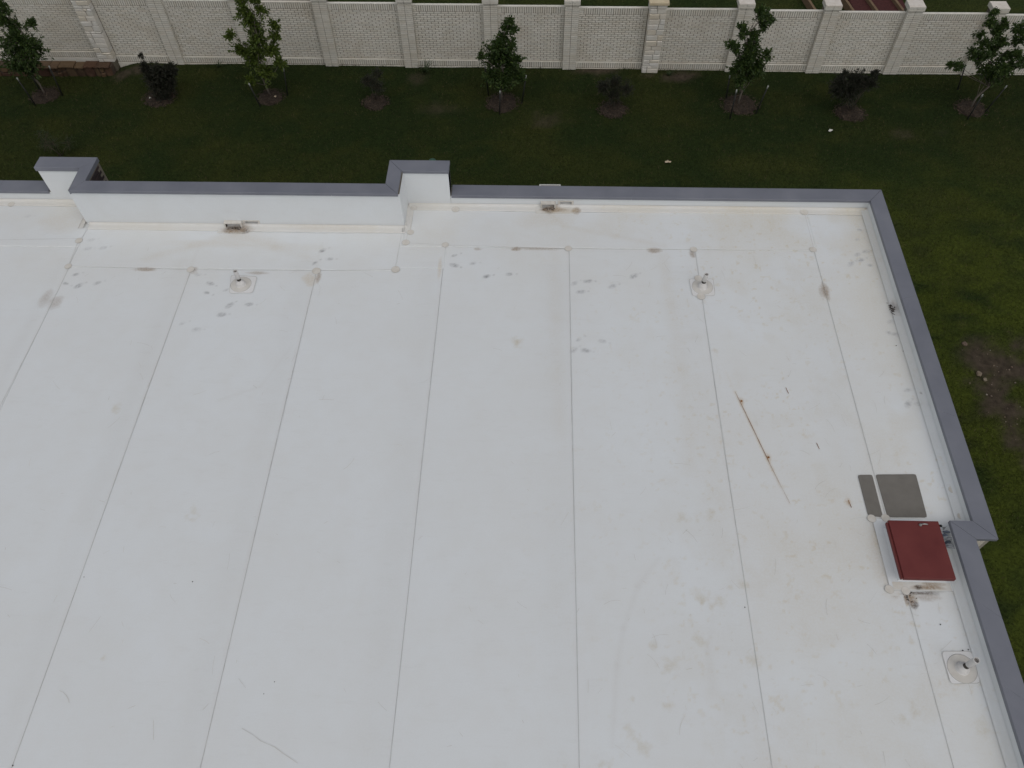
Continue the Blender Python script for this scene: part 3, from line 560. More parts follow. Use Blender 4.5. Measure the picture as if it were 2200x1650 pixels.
def scupper(parent, q, yf, yb, lining, out=0.0):
    a, z0, c_, z1 = q[0], RZ + q[1], q[2], RZ + q[3]; e = 0.004; fr = MB(); y0 = yf - 0.009 - out; w_ = 0.03 if out else 0.05
    fr.box(a - w_, a, y0, yf - 0.002, z0 - 0.002, z1 + 0.03); fr.box(c_, c_ + w_, y0, yf - 0.002, z0 - 0.002, z1 + 0.03); fr.box(a, c_, y0, yf - 0.002, z1, z1 + 0.03)
    if q[1] > 0.03: fr.box(a, c_, y0, yf - 0.002, z0 - 0.03, z0)
    fr.build('scupper_frame', M['patch'], parent)
    t = MB(); v = [(a + e, y0 + 0.003, z0 + e), (c_ - e, y0 + 0.003, z0 + e), (c_ - e, y0 + 0.003, z1 - e), (a + e, y0 + 0.003, z1 - e)]
    v += [(x, yb + 0.02, z) for x, y, z in v]
    t.add(v, [(0, 1, 5, 4), (1, 2, 6, 5), (2, 3, 7, 6), (3, 0, 4, 7)])
    if not out: t.add([(x, yf + 0.06, z) for x, y, z in v[:4]], [(0, 1, 2, 3)])
    t.build('scupper_throat', lining, parent)
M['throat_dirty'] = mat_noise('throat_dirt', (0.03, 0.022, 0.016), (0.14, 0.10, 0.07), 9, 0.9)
M['throat'] = mat_noise('throat_metal', (0.60, 0.60, 0.59), (0.68, 0.68, 0.67), 9, 0.6)
# short back parapet, right of the pier, with a scupper and its overflow
SR = [[0.17, 0.012, 0.465, 0.130], [0.604, 0.035, 0.877, 0.150]]
PB = core_holes(-2.02, 7.94, 14.515, 14.82, HS, SR, M['masonry'])
fb = MB(); wall_with_holes(fb, 'y', 14.505, -2.02, 7.93, RZ, RZ + HS - 0.045, [[a, RZ + b, c_, RZ + d] for a, b, c_, d in SR], 0)
finish_flash(fb, 'wall_flashing', M['flashing'], PB)
scupper(PB, SR[0], 14.505, 14.82, M['throat_dirty'], 0.085); scupper(PB, SR[1], 14.505, 14.82, M['throat'])
dense_apron(-3.05, 7.90, lambda u: 14.50 + 0 * u, 0.20, 'y', PB)
sheet('scupper_apron', 0.02, 1.05, 14.235, 14.43, 0.0195, M['apron'], 0.012, parent=PB)
# tall recessed parapet
SM = [[-7.30, 0.012, -6.95, 0.130], [-6.853, 0.035, -6.55, 0.135]]
PM = core_holes(-10.66, -3.12, 13.735, 14.02, HT, SM, M['dark_masonry'])
fb = MB(); wall_with_holes(fb, 'y', 13.725, -10.692, -3.068, RZ, RZ + HT - 0.045, [[a, RZ + b, c_, RZ + d] for a, b, c_, d in SM], 0)
finish_flash(fb, 'wall_flashing', M['flashing'], PM)
scupper(PM, SM[0], 13.725, 14.02, M['throat_dirty'], 0.095); scupper(PM, SM[1], 13.725, 14.02, M['throat'])
dense_apron(-10.62, -3.02, lambda u: 13.72 + 0 * u, 0.21, 'y', PM)
sheet('scupper_apron', -7.48, -6.80, 13.44, 13.64, 0.0195, M['apron'], 0.012, parent=PM)
# tall piers that wrap from the recess out to the short parapets
def pier(xin, xend, side, fx):
    """xin: return face towards the roof, xend: end over the short parapet; side +1: right pier"""
    mb = MB(); xa, xb = sorted((xin - side * 0.32, xend)); zt = RZ + HT - 0.045
    mb.box(xa, xb, 14.515, 14.82, 0, zt)
    r0, r1 = sorted((xin - side * 0.012, xin - side * 0.32)); mb.box(r0, r1, 13.74 if side < 0 else 13.74, 14.515, 0, zt)
    o = mb.build('pier_wall', M['dark_masonry'], BL)
    f = MB(); u0, u1 = sorted((xin, xend))
    wall_with_holes(f, 'y', 14.503, u0, u1, RZ, zt, [], 0)                 # face towards the roof
    wall_with_holes(f, 'x', xin, 13.727, 14.503, RZ, zt, [], 0)            # return face
    wall_with_holes(f, 'x', xend, 14.503, 14.83, RZ + HS - 0.04, zt, [], 0)  # end above the short parapet
    finish_flash(f, 'wall_flashing', M['flashing'], o)
    return o
PR = pier(-3.07, -2.025, 1, 0); PL = pier(-10.69, -11.72, -1, 0)
dense_apron(13.55, 14.49, lambda u: -3.065 + 0 * u + 0.0, -0.15, 'x', PR, 0.0125)
dense_apron(13.55, 14.45, lambda u: -10.695 + 0 * u, 0.16, 'x', PL, 0.0125)
# short parapet at the far left
PF = core('parapet_wall', [(XL, 14.515), (-11.72, 14.515), (-11.72, 14.82), (XL, 14.82)], HS)
fb = MB(); wall_with_holes(fb, 'y', 14.505, XL, -11.72, RZ, RZ + HS - 0.045, [], 0); finish_flash(fb, 'wall_flashing', M['flashing'], PF)
dense_apron(-15.0, -10.85, lambda u: 14.50 + 0 * u, 0.20, 'y', PF)
# east parapets: long one leaning a touch off square, a jog, then the near one
xe = lin(14.46, 7.915, 6.2, 7.765); xn = lin(6.2, 7.365, -8, 7.27)
PE = core('parapet_wall', [(xe(14.5) + 0.012, 14.5), (xe(5.95) + 0.012, 5.95), (xe(5.95) + 0.27, 5.95), (xe(14.8) + 0.27, 14.8), (xe(14.8) + .012, 14.8)], HS)
PJ = core('parapet_wall', [(xn(6.19) + 0.012, 6.19), (xe(6.19) + 0.01, 6.19), (xe(5.95) + 0.01, 5.95), (xn(5.95) + 0.012, 5.95)], HS)
PN = core('parapet_wall', [(xn(5.95) + 0.012, 5.95), (xn(5.95) + 0.29, 5.95), (xn(-8) + 0.29, -8), (xn(-8) + 0.012, -8)], HS)
f = MB(); zt = RZ + HS - 0.045
f.add([(xe(14.505), 14.505, RZ), (xe(6.2), 6.2, RZ), (xe(6.2), 6.2, zt), (xe(14.505), 14.505, zt)], [(0, 1, 2, 3)]); finish_flash(f, 'wall_flashing', M['flashing'], PE)
f = MB(); f.add([(xn(6.2), 6.2, RZ), (xn(-8), -8, RZ), (xn(-8), -8, zt), (xn(6.2), 6.2, zt)], [(0, 1, 2, 3)]); finish_flash(f, 'wall_flashing', M['flashing'], PN)
f = MB(); f.add([(xn(6.2), 6.203, RZ), (xe(6.2), 6.203, RZ), (xe(6.2), 6.203, zt), (xn(6.2), 6.203, zt)], [(3, 2, 1, 0)]); finish_flash(f, 'wall_flashing', M['flashing'], PJ)
dense_apron(6.25, 14.48, lambda u: xe(u), 0.15, 'x', PE, 0.0125, 'flashing')
dense_apron(0.8, 6.18, lambda u: xn(u), 0.16, 'x', PN, 0.0125, 'flashing')
# plain remaining outer walls below the roof, so the building is closed
MB().box(XL, XL + 0.3, YB, 14.5, 0, RZ + HS - 0.05).build('outer_wall', M['cream_brick'], BL)
MB().box(XL + 0.3, 7.2, YB, YB + 0.3, 0, RZ + HS - 0.05).build('outer_wall', M['cream_brick'], BL)

# --- metal coping, one part per panel with open joints between
def coping(poly, h, parent, lip=0.075):
    """poly: plan outline (outer/inner corners); a folded cap with a face skirt all round and slightly eased top edge"""
    n = len(poly); a = sum(poly[i][0] * poly[(i + 1) % n][1] - poly[(i + 1) % n][0] * poly[i][1] for i in range(n))
    if a < 0: poly = poly[::-1]
    c = (sum(p[0] for p in poly) / n, sum(p[1] for p in poly) / n); zt = RZ + h
    def ins(p, d):
        v = Vector((p[0] - c[0], p[1] - c[1])); return (p[0] - d * (1 if v.x > 0 else -1), p[1] - d * (1 if v.y > 0 else -1))
    vs = [(x, y, zt - lip) for x, y in poly] + [(x, y, zt - 0.006) for x, y in poly] + [(*ins(p, 0.005), zt) for p in poly]
    fs = [tuple(range(n - 1, -1, -1)), tuple(range(2 * n, 3 * n))]
    for k in range(n):
        j = (k + 1) % n; fs += [(k, j, n + j, n + k), (n + k, n + j, 2 * n + j, 2 * n + k)]
    return MB().add(vs, fs).build('coping_panel', M['coping'], parent)
def run(p_in0, p_in1, p_out0, p_out1, h, parent, cuts=(), lip=0.075, gap=0.0035):
    """panels from end 0 to end 1, cut at the fractions given; miters come from the corner points"""
    ts = [0, *cuts, 1]; L = math.dist(p_in0, p_in1)
    for k, (a, b) in enumerate(zip(ts[:-1], ts[1:])):
        ga = gap / L; a2, b2 = a + ga, b - ga; dz = 0.0012 * (k % 2)
        P = lambda u, v, t: (u[0] + (v[0] - u[0]) * t, u[1] + (v[1] - u[1]) * t)
        coping([P(p_in0, p_in1, a2), P(p_in0, p_in1, b2), P(p_out0, p_out1, b2), P(p_out0, p_out1, a2)], h + dz, parent, lip)
        if 0 < b < 1:   # lap strip under the joint, a hair proud on the face
            e = 0.05 / L
            q4 = [P(p_in0, p_in1, b - e), P(p_in0, p_in1, b + e), P(p_out0, p_out1, b + e), P(p_out0, p_out1, b - e)]; q4 = [P(q4[0], q4[3], .012), P(q4[1], q4[2], .012), P(q4[1], q4[2], .988), P(q4[0], q4[3], .988)]
            coping(q4, h - 0.004, parent, lip - 0.012)
def run3(x0, x1, yi, yo, h, parent, cuts=(), **k):
    run((x0, yi), (x1, yi), (x0, yo), (x1, yo), h, parent, cuts, **k)
xei = lambda y: xe(y) - 0.03; xeo = lambda y: xe(y) + 0.31; xni = lambda y: xn(y) - 0.03; xno = lambda y: xn(y) + 0.325
run((-2.0, 14.475), (xei(14.47), 14.455), (-2.0, 14.86), (xeo(14.84), 14.84), HS, PB, ((-0.709 + 2) / 9.9, (2.3 + 2) / 9.9, (5.32 + 2) / 9.9))
run((xei(14.47), 14.455), (xei(6.22), 6.225), (xeo(14.84), 14.84), (xeo(5.885), 5.885), HS, PE, (0.375, 0.72))
run((xei(6.22), 6.225), (xni(6.225), 6.225), (xeo(5.885), 5.885), (xno(5.885), 5.885), HS, PJ)
run((xni(6.225), 6.225), (xni(-8), -8), (xno(5.885), 5.885), (xno(-8), -8), HS, PN, (0.10, 0.195, 0.41, 0.62, 0.82))
run((-10.64, 13.68), (-3.10, 13.68), (-10.37, 14.03), (-3.42, 14.03), HT, PM, ((-7.65 + 10.6) / 7.5, (-4.6 + 10.6) / 7.5), lip=0.075)
run((-3.10, 13.68), (-3.10, 14.475), (-3.42, 14.03), (-3.42, 14.86), HT, PR)
run((-3.10, 14.475), (-2.0, 14.475), (-3.42, 14.86), (-2.0, 14.86), HT, PR)
run((-10.64, 13.68), (-10.66, 14.475), (-10.37, 14.03), (-10.36, 14.86), HT, PL, lip=0.11)
run((-10.66, 14.475), (-11.75, 14.475), (-10.36, 14.86), (-11.75, 14.86), HT, PL, lip=0.11)
run((-11.76, 14.475), (XL, 14.475), (-11.76, 14.86), (XL, 14.86), HS, PF, ((-11.75 + 13) / (-11.75 + 22) , .45, .75))

# --- visible facing bricks of the building: jog face and the flank of the left pier
def brick_mesh(name, l, hgt, d, mat):
    b = 0.004; mb = MB(); x, y, z = l / 2, d, hgt / 2
    vs = [(-x, 0, -z), (x, 0, -z), (x, 0, z), (-x, 0, z), (-x, -y + b, -z), (x, -y + b, -z), (x, -y + b, z), (-x, -y + b, z), (-x + b, -y, -z + b), (x - b, -y, -z + b), (x - b, -y, z - b), (-x + b, -y, z - b)]
    fs = [(0, 1, 5, 4), (1, 2, 6, 5), (2, 3, 7, 6), (3, 0, 4, 7), (4, 5, 9, 8), (5, 6, 10, 9), (6, 7, 11, 10), (7, 4, 8, 11), (8, 9, 10, 11)]
    mb.add(vs, fs); me = mb.mesh(name); me.materials.append(mat); return me
bm_c = brick_mesh('brick', 0.190, 0.060, 0.012, M['cream_brick']); bm_ch = brick_mesh('brick', 0.09, 0.060, 0.012, M['cream_brick'])
X0, X1 = xno(5.95) - 0.045, xe(5.95) + 0.27
for r in range(20):
    z = RZ + 0.215 - r * 0.07; xx = X0 + 0.02
    seq = [bm_c, bm_ch] if r % 2 else [bm_ch, bm_c]
    for m_ in seq:
        wd_ = 0.19 if m_ is bm_c else 0.09
        o = link('brick', m_, PJ, (xx + wd_ / 2, 5.951, z)); xx += wd_ + 0.01
bm_d = brick_mesh('brick', 0.195, 0.062, 0.012, M['dark_brick']); bm_dh = brick_mesh('brick', 0.095, 0.062, 0.012, M['dark_brick'])
for r in range(30):
    z = RZ + HT - 0.17 - r * 0.072; yy = 14.03
    seq = [bm_d, bm_d, bm_d, bm_d] if r % 2 else [bm_dh, bm_d, bm_d, bm_d, bm_dh]
    for m_ in seq:
        wd_ = 0.195 if m_ is bm_d else 0.095
        if yy + wd_ > 14.83: break
        o = link('brick', m_, PL, (-10.371, yy + wd_ / 2, z)); o.rotation_euler = (0, 0, math.radians(90)); yy += wd_ + 0.009
# conductor head on the outside behind the scupper
ch = MB(); a, b, c_, d = 0.10, 0.62, 14.835, 15.13; z1 = RZ + 0.14
for q in ((a, b, d - 0.025, d), (a, a + 0.025, c_, d - 0.025), (b - 0.025, b, c_, d - 0.025)): ch.box(*q, RZ - 0.32, z1)
ch.box(a + 0.025, b - 0.025, c_, d - 0.025, RZ - 0.32, RZ - 0.29); ch.box(0.30, 0.42, 14.86, 14.98, 0.1, RZ - 0.32)
ch.build('conductor_head', M['metal_white'], PB)

# ------------------------------------------------------------------ roof hatch
HX0, HX1, HY0, HY1, HZ = 6.245, 7.145, 5.16, 6.215, 0.30
H = empty('roof_hatch', (6.7, 5.7, RZ + 0.01)); tag(H, 'closed dark red metal roof hatch beside the grey walkway pads', 'roof hatch')
c_ = MB(); x0, x1, y0, y1 = HX0 + 0.10, HX1 - 0.05, HY0 + 0.10, HY1 - 0.05
# flared white curb flashing
lo = [(x0 - 0.05, y0 - 0.05), (x1 + 0.04, y0 - 0.05), (x1 + 0.04, y1 + 0.05), (x0 - 0.05, y1 + 0.05)]; hi = [(x0, y0), (x1, y0), (x1, y1), (x0, y1)]
vs = [(x, y, RZ + 0.012) for x, y in lo] + [(x + (hx - x) * .85, y + (hy - y) * .85, RZ + 0.055) for (x, y), (hx, hy) in zip(lo, hi)] + [(x, y, RZ + HZ - 0.045) for x, y in hi]
fs = []
for r in range(2):
    for k in range(4): fs.append((r * 4 + k, r * 4 + (k + 1) % 4, r * 4 + 4 + (k + 1) % 4, r * 4 + 4 + k))
c_.add(vs, fs); finish_flash(c_, 'curb', M['flashing'], H)
fl = MB(); fl.prism([(6.145, 5.06), (7.20, 5.06), (7.20, 6.385), (6.145, 6.385)], RZ + 0.0095, RZ + 0.0145); 
fo = fl.build('curb_flange', M['flashing'], H); set_attr(fo.data, 'stain', stain(np.array([v.co.x for v in fo.data.vertices]), np.array([v.co.y for v in fo.data.vertices])) * 0)
# finer dirt on the flange in front of the curb
n1 = 60; n2 = 14; X, Y = np.meshgrid(np.linspace(6.2, 7.18, n1), np.linspace(5.065, 5.205, n2)); V = np.stack([X.ravel(), Y.ravel(), np.full(X.size, RZ + 0.0165)], 1)
I = np.arange(n1 * n2).reshape(n2, n1); F = np.stack([I[:-1, :-1].ravel(), I[:-1, 1:].ravel(), I[1:, 1:].ravel(), I[1:, :-1].ravel()], 1)
me = quick_mesh('flange_strip', V, F); set_attr(me, 'stain', stain(V[:, 0], V[:, 1])); me.materials.append(M['apron']); link('flange_strip', me, H)
lid = MB(); lid.bevbox(HX0 + 0.035, HX1, HY0, HY1, RZ + HZ - 0.04, RZ + HZ + 0.012, 0.008); LID = lid.build('lid', M['red_paint'], H)
lp = MB(); lp.bevbox(HX0, HX0 + 0.033, HY0, HY1 - 0.03, RZ + HZ - 0.075, RZ + HZ - 0.015, 0.004); lp.build('hinge_rail', M['red_paint'], H)
lk = MB(); lk.box(HX0 + 0.04, HX1 - 0.004, HY0 - 0.006, HY0, RZ + HZ - 0.075, RZ + HZ - 0.008); lk.build('lid_skirt', M['red_paint'], LID)
hd = MB(); hx, hy, hz = 6.86, 6.13, RZ + HZ + 0.012
hd.lathe([(0.028, 0), (0.028, 0.014), (0.018, 0.02), (0.016, 0.04), (0.001, 0.042)], (hx - 0.05, hy, hz), 14)
hd.tube([(hx - 0.05, hy, hz + 0.035), (hx, hy + 0.003, hz + 0.045), (hx + 0.05, hy, hz + 0.04), (hx + 0.065, hy - 0.003, hz + 0.034)], [0.012, 0.013, 0.011, 0.008], 8)
hd.build('handle', M['steel'], LID)
tk = MB(); tk.box(6.70, 6.78, HY0 + 0.02, HY0 + 0.04, RZ + 0.20, RZ + 0.235); tk.build('latch', M['dark'], H)
bead([(6.145, 5.055), (7.205, 5.055)], 0.008, 0.0152); bead([(6.143, 5.06), (6.143, 6.385)], 0.008, 0.0152)

# ------------------------------------------------------------------ walkway pads
def pad(poly, label):
    P = []
    n = len(poly); c = Vector((sum(p[0] for p in poly) / n, sum(p[1] for p in poly) / n))
    for i, p in enumerate(poly):
        a, b = Vector(poly[i - 1]), Vector(poly[(i + 1) % n]); p = Vector(p); r = 0.045
        q0 = p + (a - p).normalized() * r; q1 = p + (b - p).normalized() * r
        P += [tuple(q0), tuple(q0.lerp(p, 0.6).lerp(q1.lerp(p, 0.6), 0.5)), tuple(q1)]
    o = MB().prism(P, RZ + 0.007, RZ + 0.019).build('walkway_pad', M['pad'], None, (c.x, c.y, RZ + 0.007)); tag(o, label, 'walkway pad', 'grey pads laid beside the roof hatch')
pad([(6.09, 6.44), (6.345, 6.42), (6.355, 7.28), (6.09, 7.27)], 'narrow dark grey walkway pad left of the white seam gap')
pad([(6.43, 6.42), (7.135, 6.43), (7.165, 7.31), (6.42, 7.285)], 'wide dark grey walkway pad just behind the red hatch')

# ------------------------------------------------------------------ vent pipes
def vent(c, poly, hgt, lean, label, cl):
    E = empty('vent_pipe', (c[0], c[1], RZ + 0.012)); tag(E, label, 'vent pipe', 'capped plumbing vents on the roof')
    n = len(poly); P = []
    for i, p in enumerate(poly):
        a, b, p = Vector(poly[i - 1]), Vector(poly[(i + 1) % n]), Vector(p)
        P += [tuple(p + (a - p).normalized() * 0.05), tuple(p + ((a - p).normalized() + (b - p).normalized()) * 0.014), tuple(p + (b - p).normalized() * 0.05)]
    MB().prism(P, RZ + 0.006, RZ + 0.0135).build('base_patch', M['membrane_plain'], E)
    e = MB(); ribbon(e, P + [P[0]], 0.009, 0.0142, 0.3); e.build('patch_edge', M['bead'], E)
    z = RZ + 0.0135
    MB().lathe([(0.228, 0), (0.224, 0.005), (0.10, 0.0055)], (c[0], c[1], z), 36, False).build('boot_flange', M['boot'], E)
    MB().lathe([(0.112, 0.0056), (0.100, 0.012), (0.094, 0.07), (0.086, 0.085), (0.060, 0.092), (0.056, 0.14), (0.05, 0.145)], (c[0], c[1], z), 30).build('boot_cone', M['pvc'], E)
    ring = MB(); ring.lathe([(0.231, 0.0), (0.232, 0.004), (0.226, 0.0052)], (c[0], c[1], z), 36); ring.build('boot_rim', M['bead'], E)
    p0 = Vector((c[0], c[1], z + 0.10)); p1 = Vector((c[0] + lean[0], c[1] + lean[1], z + hgt))
    MB().tube([p0, p0.lerp(p1, 0.40)], [0.045, 0.045], 18).build('clamp', M['clamp'], E)
    m = MB(); q = p0.lerp(p1, 0.33); m.tube([q.lerp(p1, -0.02), q, p1], [0.046, 0.051, 0.049], 18, cap=False); m.tube([p1, p0.lerp(p1, 0.85)], [0.040, 0.040], 18, cap=False)
    m.tube([p1 - (p1 - p0) * 0.001, p1], [0.049, 0.040], 18, cap=False); o = m.build('pipe', M['pvc'], E)
    MB().tube([p0.lerp(p1, 0.86), p0.lerp(p1, 0.9)], [0.0395, 0.0395], 18).build('pipe_bore', cl, o)
t = NT('membrane_clean'); M['membrane_plain'] = t.done(t.ramp(t.noise(3, 5), [(0.3, (0.69, 0.69, 0.68)), (0.7, (0.74, 0.745, 0.75))]), 0.5)
M['bore_grey'] = mat_noise('bore_grey', (0.16, 0.15, 0.14), (0.22, 0.21, 0.2), 20)
vent(VENTS[0], VENTPATCH[0], 0.43, (0.0, 0.0), 'white vent pipe near the recessed wall, farthest left of three', M['bore_grey'])
vent(VENTS[1], VENTPATCH[1], 0.40, (0.015, 0.0), 'white vent pipe on a lap seam left of the brown oval stain', M['bore_grey'])
vent(VENTS[2], VENTPATCH[2], 0.50, (0.0, -0.01), 'white vent pipe by the near right parapet below the hatch', M['bore_grey'])

# rag beside the hatch
rr = random.Random(5); rg = MB(); cx, cy = 7.318, 5.96
for k in range(7):
    a0 = rr.uniform(-0.5, 0.5); px, py = cx + rr.uniform(-0.035, 0.035), cy + 0.14 - k * 0.045
    pts = [(px - 0.05 + rr.uniform(-.02, .02), py + rr.uniform(-.03, .03), RZ + 0.06 + rr.random() * 0.03), (px, py, RZ + 0.10 + rr.random() * 0.03), (px + 0.03 + rr.uniform(-.01, .01), py - 0.03 + rr.uniform(-.03, .03), RZ + 0.16 + rr.random() * 0.03)]
    rg.tube(pts, [0.013, 0.021 + rr.random() * 0.008, 0.012], 7)
tag(rg.build('crumpled_rag', M['rag'], None, (cx, cy, RZ + 0.015)), 'crumpled blue and black rag wedged between hatch and parapet', 'rag')
# leaf debris at the scuppers and the parapet foot
def debris(c, rx, ry, n, label, z=0.02):
    d = MB(); r_ = random.Random(n)
    for k in range(n):
        px, py = c[0] + r_.gauss(0, rx), c[1] + r_.gauss(0, ry); a = r_.uniform(0, 6.28); l = r_.uniform(0.012, 0.035); w_ = l * 0.35; zz = RZ + z + r_.random() * 0.008
        u = Vector((math.cos(a), math.sin(a), r_.uniform(-.3, .3))); v = Vector((-math.sin(a), math.cos(a), r_.uniform(-.3, .3))); p = Vector((px, py, zz))
        d.add([p - u * l, p + v * w_, p + u * l, p - v * w_, p + Vector((0, 0, 0.008))], [(0, 1, 4), (1, 2, 4), (2, 3, 4), (3, 0, 4)])
    tag(d.build('leaf_litter', M['chip'], None, (c[0], c[1], RZ + z)), label, 'leaf litter', 'dead leaves caught on the roof', kind='stuff')
debris((7.73, 11.36), 0.03, 0.08, 45, 'clump of brown dead leaves at the foot of the east parapet')
debris((0.34, 14.37), 0.08, 0.025, 20, 'dead leaves washed up at the right scupper')
debris((-7.1, 13.58), 0.09, 0.025, 20, 'dead leaves washed up at the recessed wall scupper')
debris((6.42, 4.93), 0.05, 0.05, 12, 'few dead leaves on the seam in front of the hatch', 0.014)

# ------------------------------------------------------------------ brick screen wall
WL = empty('screen_wall', (0, 27.3, 0)); tag(WL, 'long cream painted brick screen wall with pilasters behind the lawn', 'wall')
PIL = [-22.9, -19.75, -16.55, -13.87, -10.87, -7.86, -4.79, -1.71, 1.21, 4.24, 7.33, 10.34, 13.22, 16.1, 19.1]
STONE = {2, 9}
PROUD = 0.16
def top_h(x): return 2.47 - 0.0075 * (x + 11) * 0.9
yaw = -0.0128
BR_L, BR_H = 0.254, 0.0765
bk = brick_mesh('brick', 0.238, 0.0605, 0.012, M['white_brick']); bkh = brick_mesh('brick', 0.111, 0.0605, 0.012, M['white_brick'])
def put_brick(mb, xc, yf, zc, l, hgt, d=0.011, jx=0.0):
    """brick proud of a face at y=yf by d, into a joined mesh"""
    x, z, b = l / 2, hgt / 2, 0.004; y = yf; d = d + jx
    mb.add([(xc - x, y, zc - z), (xc + x, y, zc - z), (xc + x, y, zc + z), (xc - x, y, zc + z), (xc - x, y - d + b, zc - z), (xc + x, y - d + b, zc - z), (xc + x, y - d + b, zc + z), (xc - x, y - d + b, zc + z),
            (xc - x + b, y - d, zc - z + b), (xc + x - b, y - d, zc - z + b), (xc + x - b, y - d, zc + z - b), (xc - x + b, y - d, zc + z - b)],
           [(0, 1, 5, 4), (1, 2, 6, 5), (2, 3, 7, 6), (3, 0, 4, 7), (4, 5, 9, 8), (5, 6, 10, 9), (6, 7, 11, 10), (7, 4, 8, 11), (8, 9, 10, 11)])
wr = random.Random(23)
for i in range(len(PIL) - 1):
    xa, xb = PIL[i] + (0.31 if i in STONE else 0.25), PIL[i + 1] - (0.31 if i + 1 in STONE else 0.25)
    xm = (xa + xb) / 2; yf = wall_y(xm); th = top_h(xm); zb = 0.15 if xb < -16.2 else 0.0
    pc = MB(); pc.box(xa - 0.02, xb + 0.02, yf, yf + 0.085, -0.3, th - 0.022)
    panel = pc.build('wall_panel', M['mortar'], WL)
    single = (i == 8); mb = MB()
    sold = 0.235; z_lo = zb + 0.06 + sold; z_hi = th - 0.02 - sold
    ncs = int(round((z_hi - z_lo) / BR_H)); ch_ = (z_hi - z_lo) / ncs; ws = xb - xa; nb = max(2, int(round(ws / BR_L))); bl_ = ws / nb
    for r in range(ncs):
        zc = z_lo + (r + 0.5) * ch_; off = 0 if r % 2 else bl_ / 2
        xs = [xa + off + k * bl_ for k in range(nb if off == 0 else nb - 1)]
        lst = [(x + bl_ / 2, bl_) for x in xs]
        if off: lst = [(xa + bl_ / 4, bl_ / 2)] + lst + [(xb - bl_ / 4, bl_ / 2)]
        for xc, l in lst:
            if single:
                o = link('brick', bk if l > 0.2 else bkh, panel, (xc, yf + wr.uniform(-0.0015, 0.0015), zc)); o.scale = ((l - 0.017) / (0.238 if l > 0.2 else 0.111), 1, (ch_ - 0.0155) / 0.0605)
            else: put_brick(mb, xc, yf, zc, l - 0.017, ch_ - 0.0155, 0.012, jx=wr.uniform(-0.0015, 0.0015))
    # soldier courses: flush on top (with two stretchers against the pilaster), proud plinth at the foot
    sw = 0.081; pl = MB(); tp = MB()
    ns = int((ws - 0.30) / sw); s0 = xm - ns * sw / 2
    for k in range(ns): put_brick(tp, s0 + (k + 0.5) * sw, yf, z_hi + sold / 2 + 0.004, sw - 0.019, sold - 0.014, 0.016)
    for e0, e1 in ((xa, s0), (s0 + ns * sw, xb)):
        for q in range(3): put_brick(tp, (e0 + e1) / 2, yf, z_hi + (q + 0.5) * sold / 3, e1 - e0 - 0.012, sold / 3 - 0.01, 0.014)
    tp.box(xa, xb, yf - 0.018, yf + 0.09, th - 0.022, th)                     # rowlock cap
    ns = int(ws / sw); sw2 = ws / ns; pc2 = MB(); pc2.box(xa - 0.001, xb + 0.001, yf - 0.05, yf - 0.001, -0.3, z_lo - 0.045); pc2.build('plinth_core', M['mortar'], panel)
    for k in range(ns): put_brick(pl, xa + (k + 0.5) * sw2, yf - 0.05, zb + 0.045 + sold / 2, sw2 - 0.018, sold - 0.016, 0.014)
    pl.box(xa, xb, yf - 0.062, yf - 0.0, z_lo - 0.044, z_lo - 0.016)
    pl.box(xa, xb, yf - 0.085, yf - 0.053, zb - 0.2, zb + 0.03)              # footing edge
    if not single: tag(mb.build('brick_courses', M['white_brick'], panel), kind='stuff')
    tag(tp.build('top_soldier_course', M['white_brick'], panel), kind='stuff'); tag(pl.build('plinth_soldier_course', M['white_brick'], panel), kind='stuff')
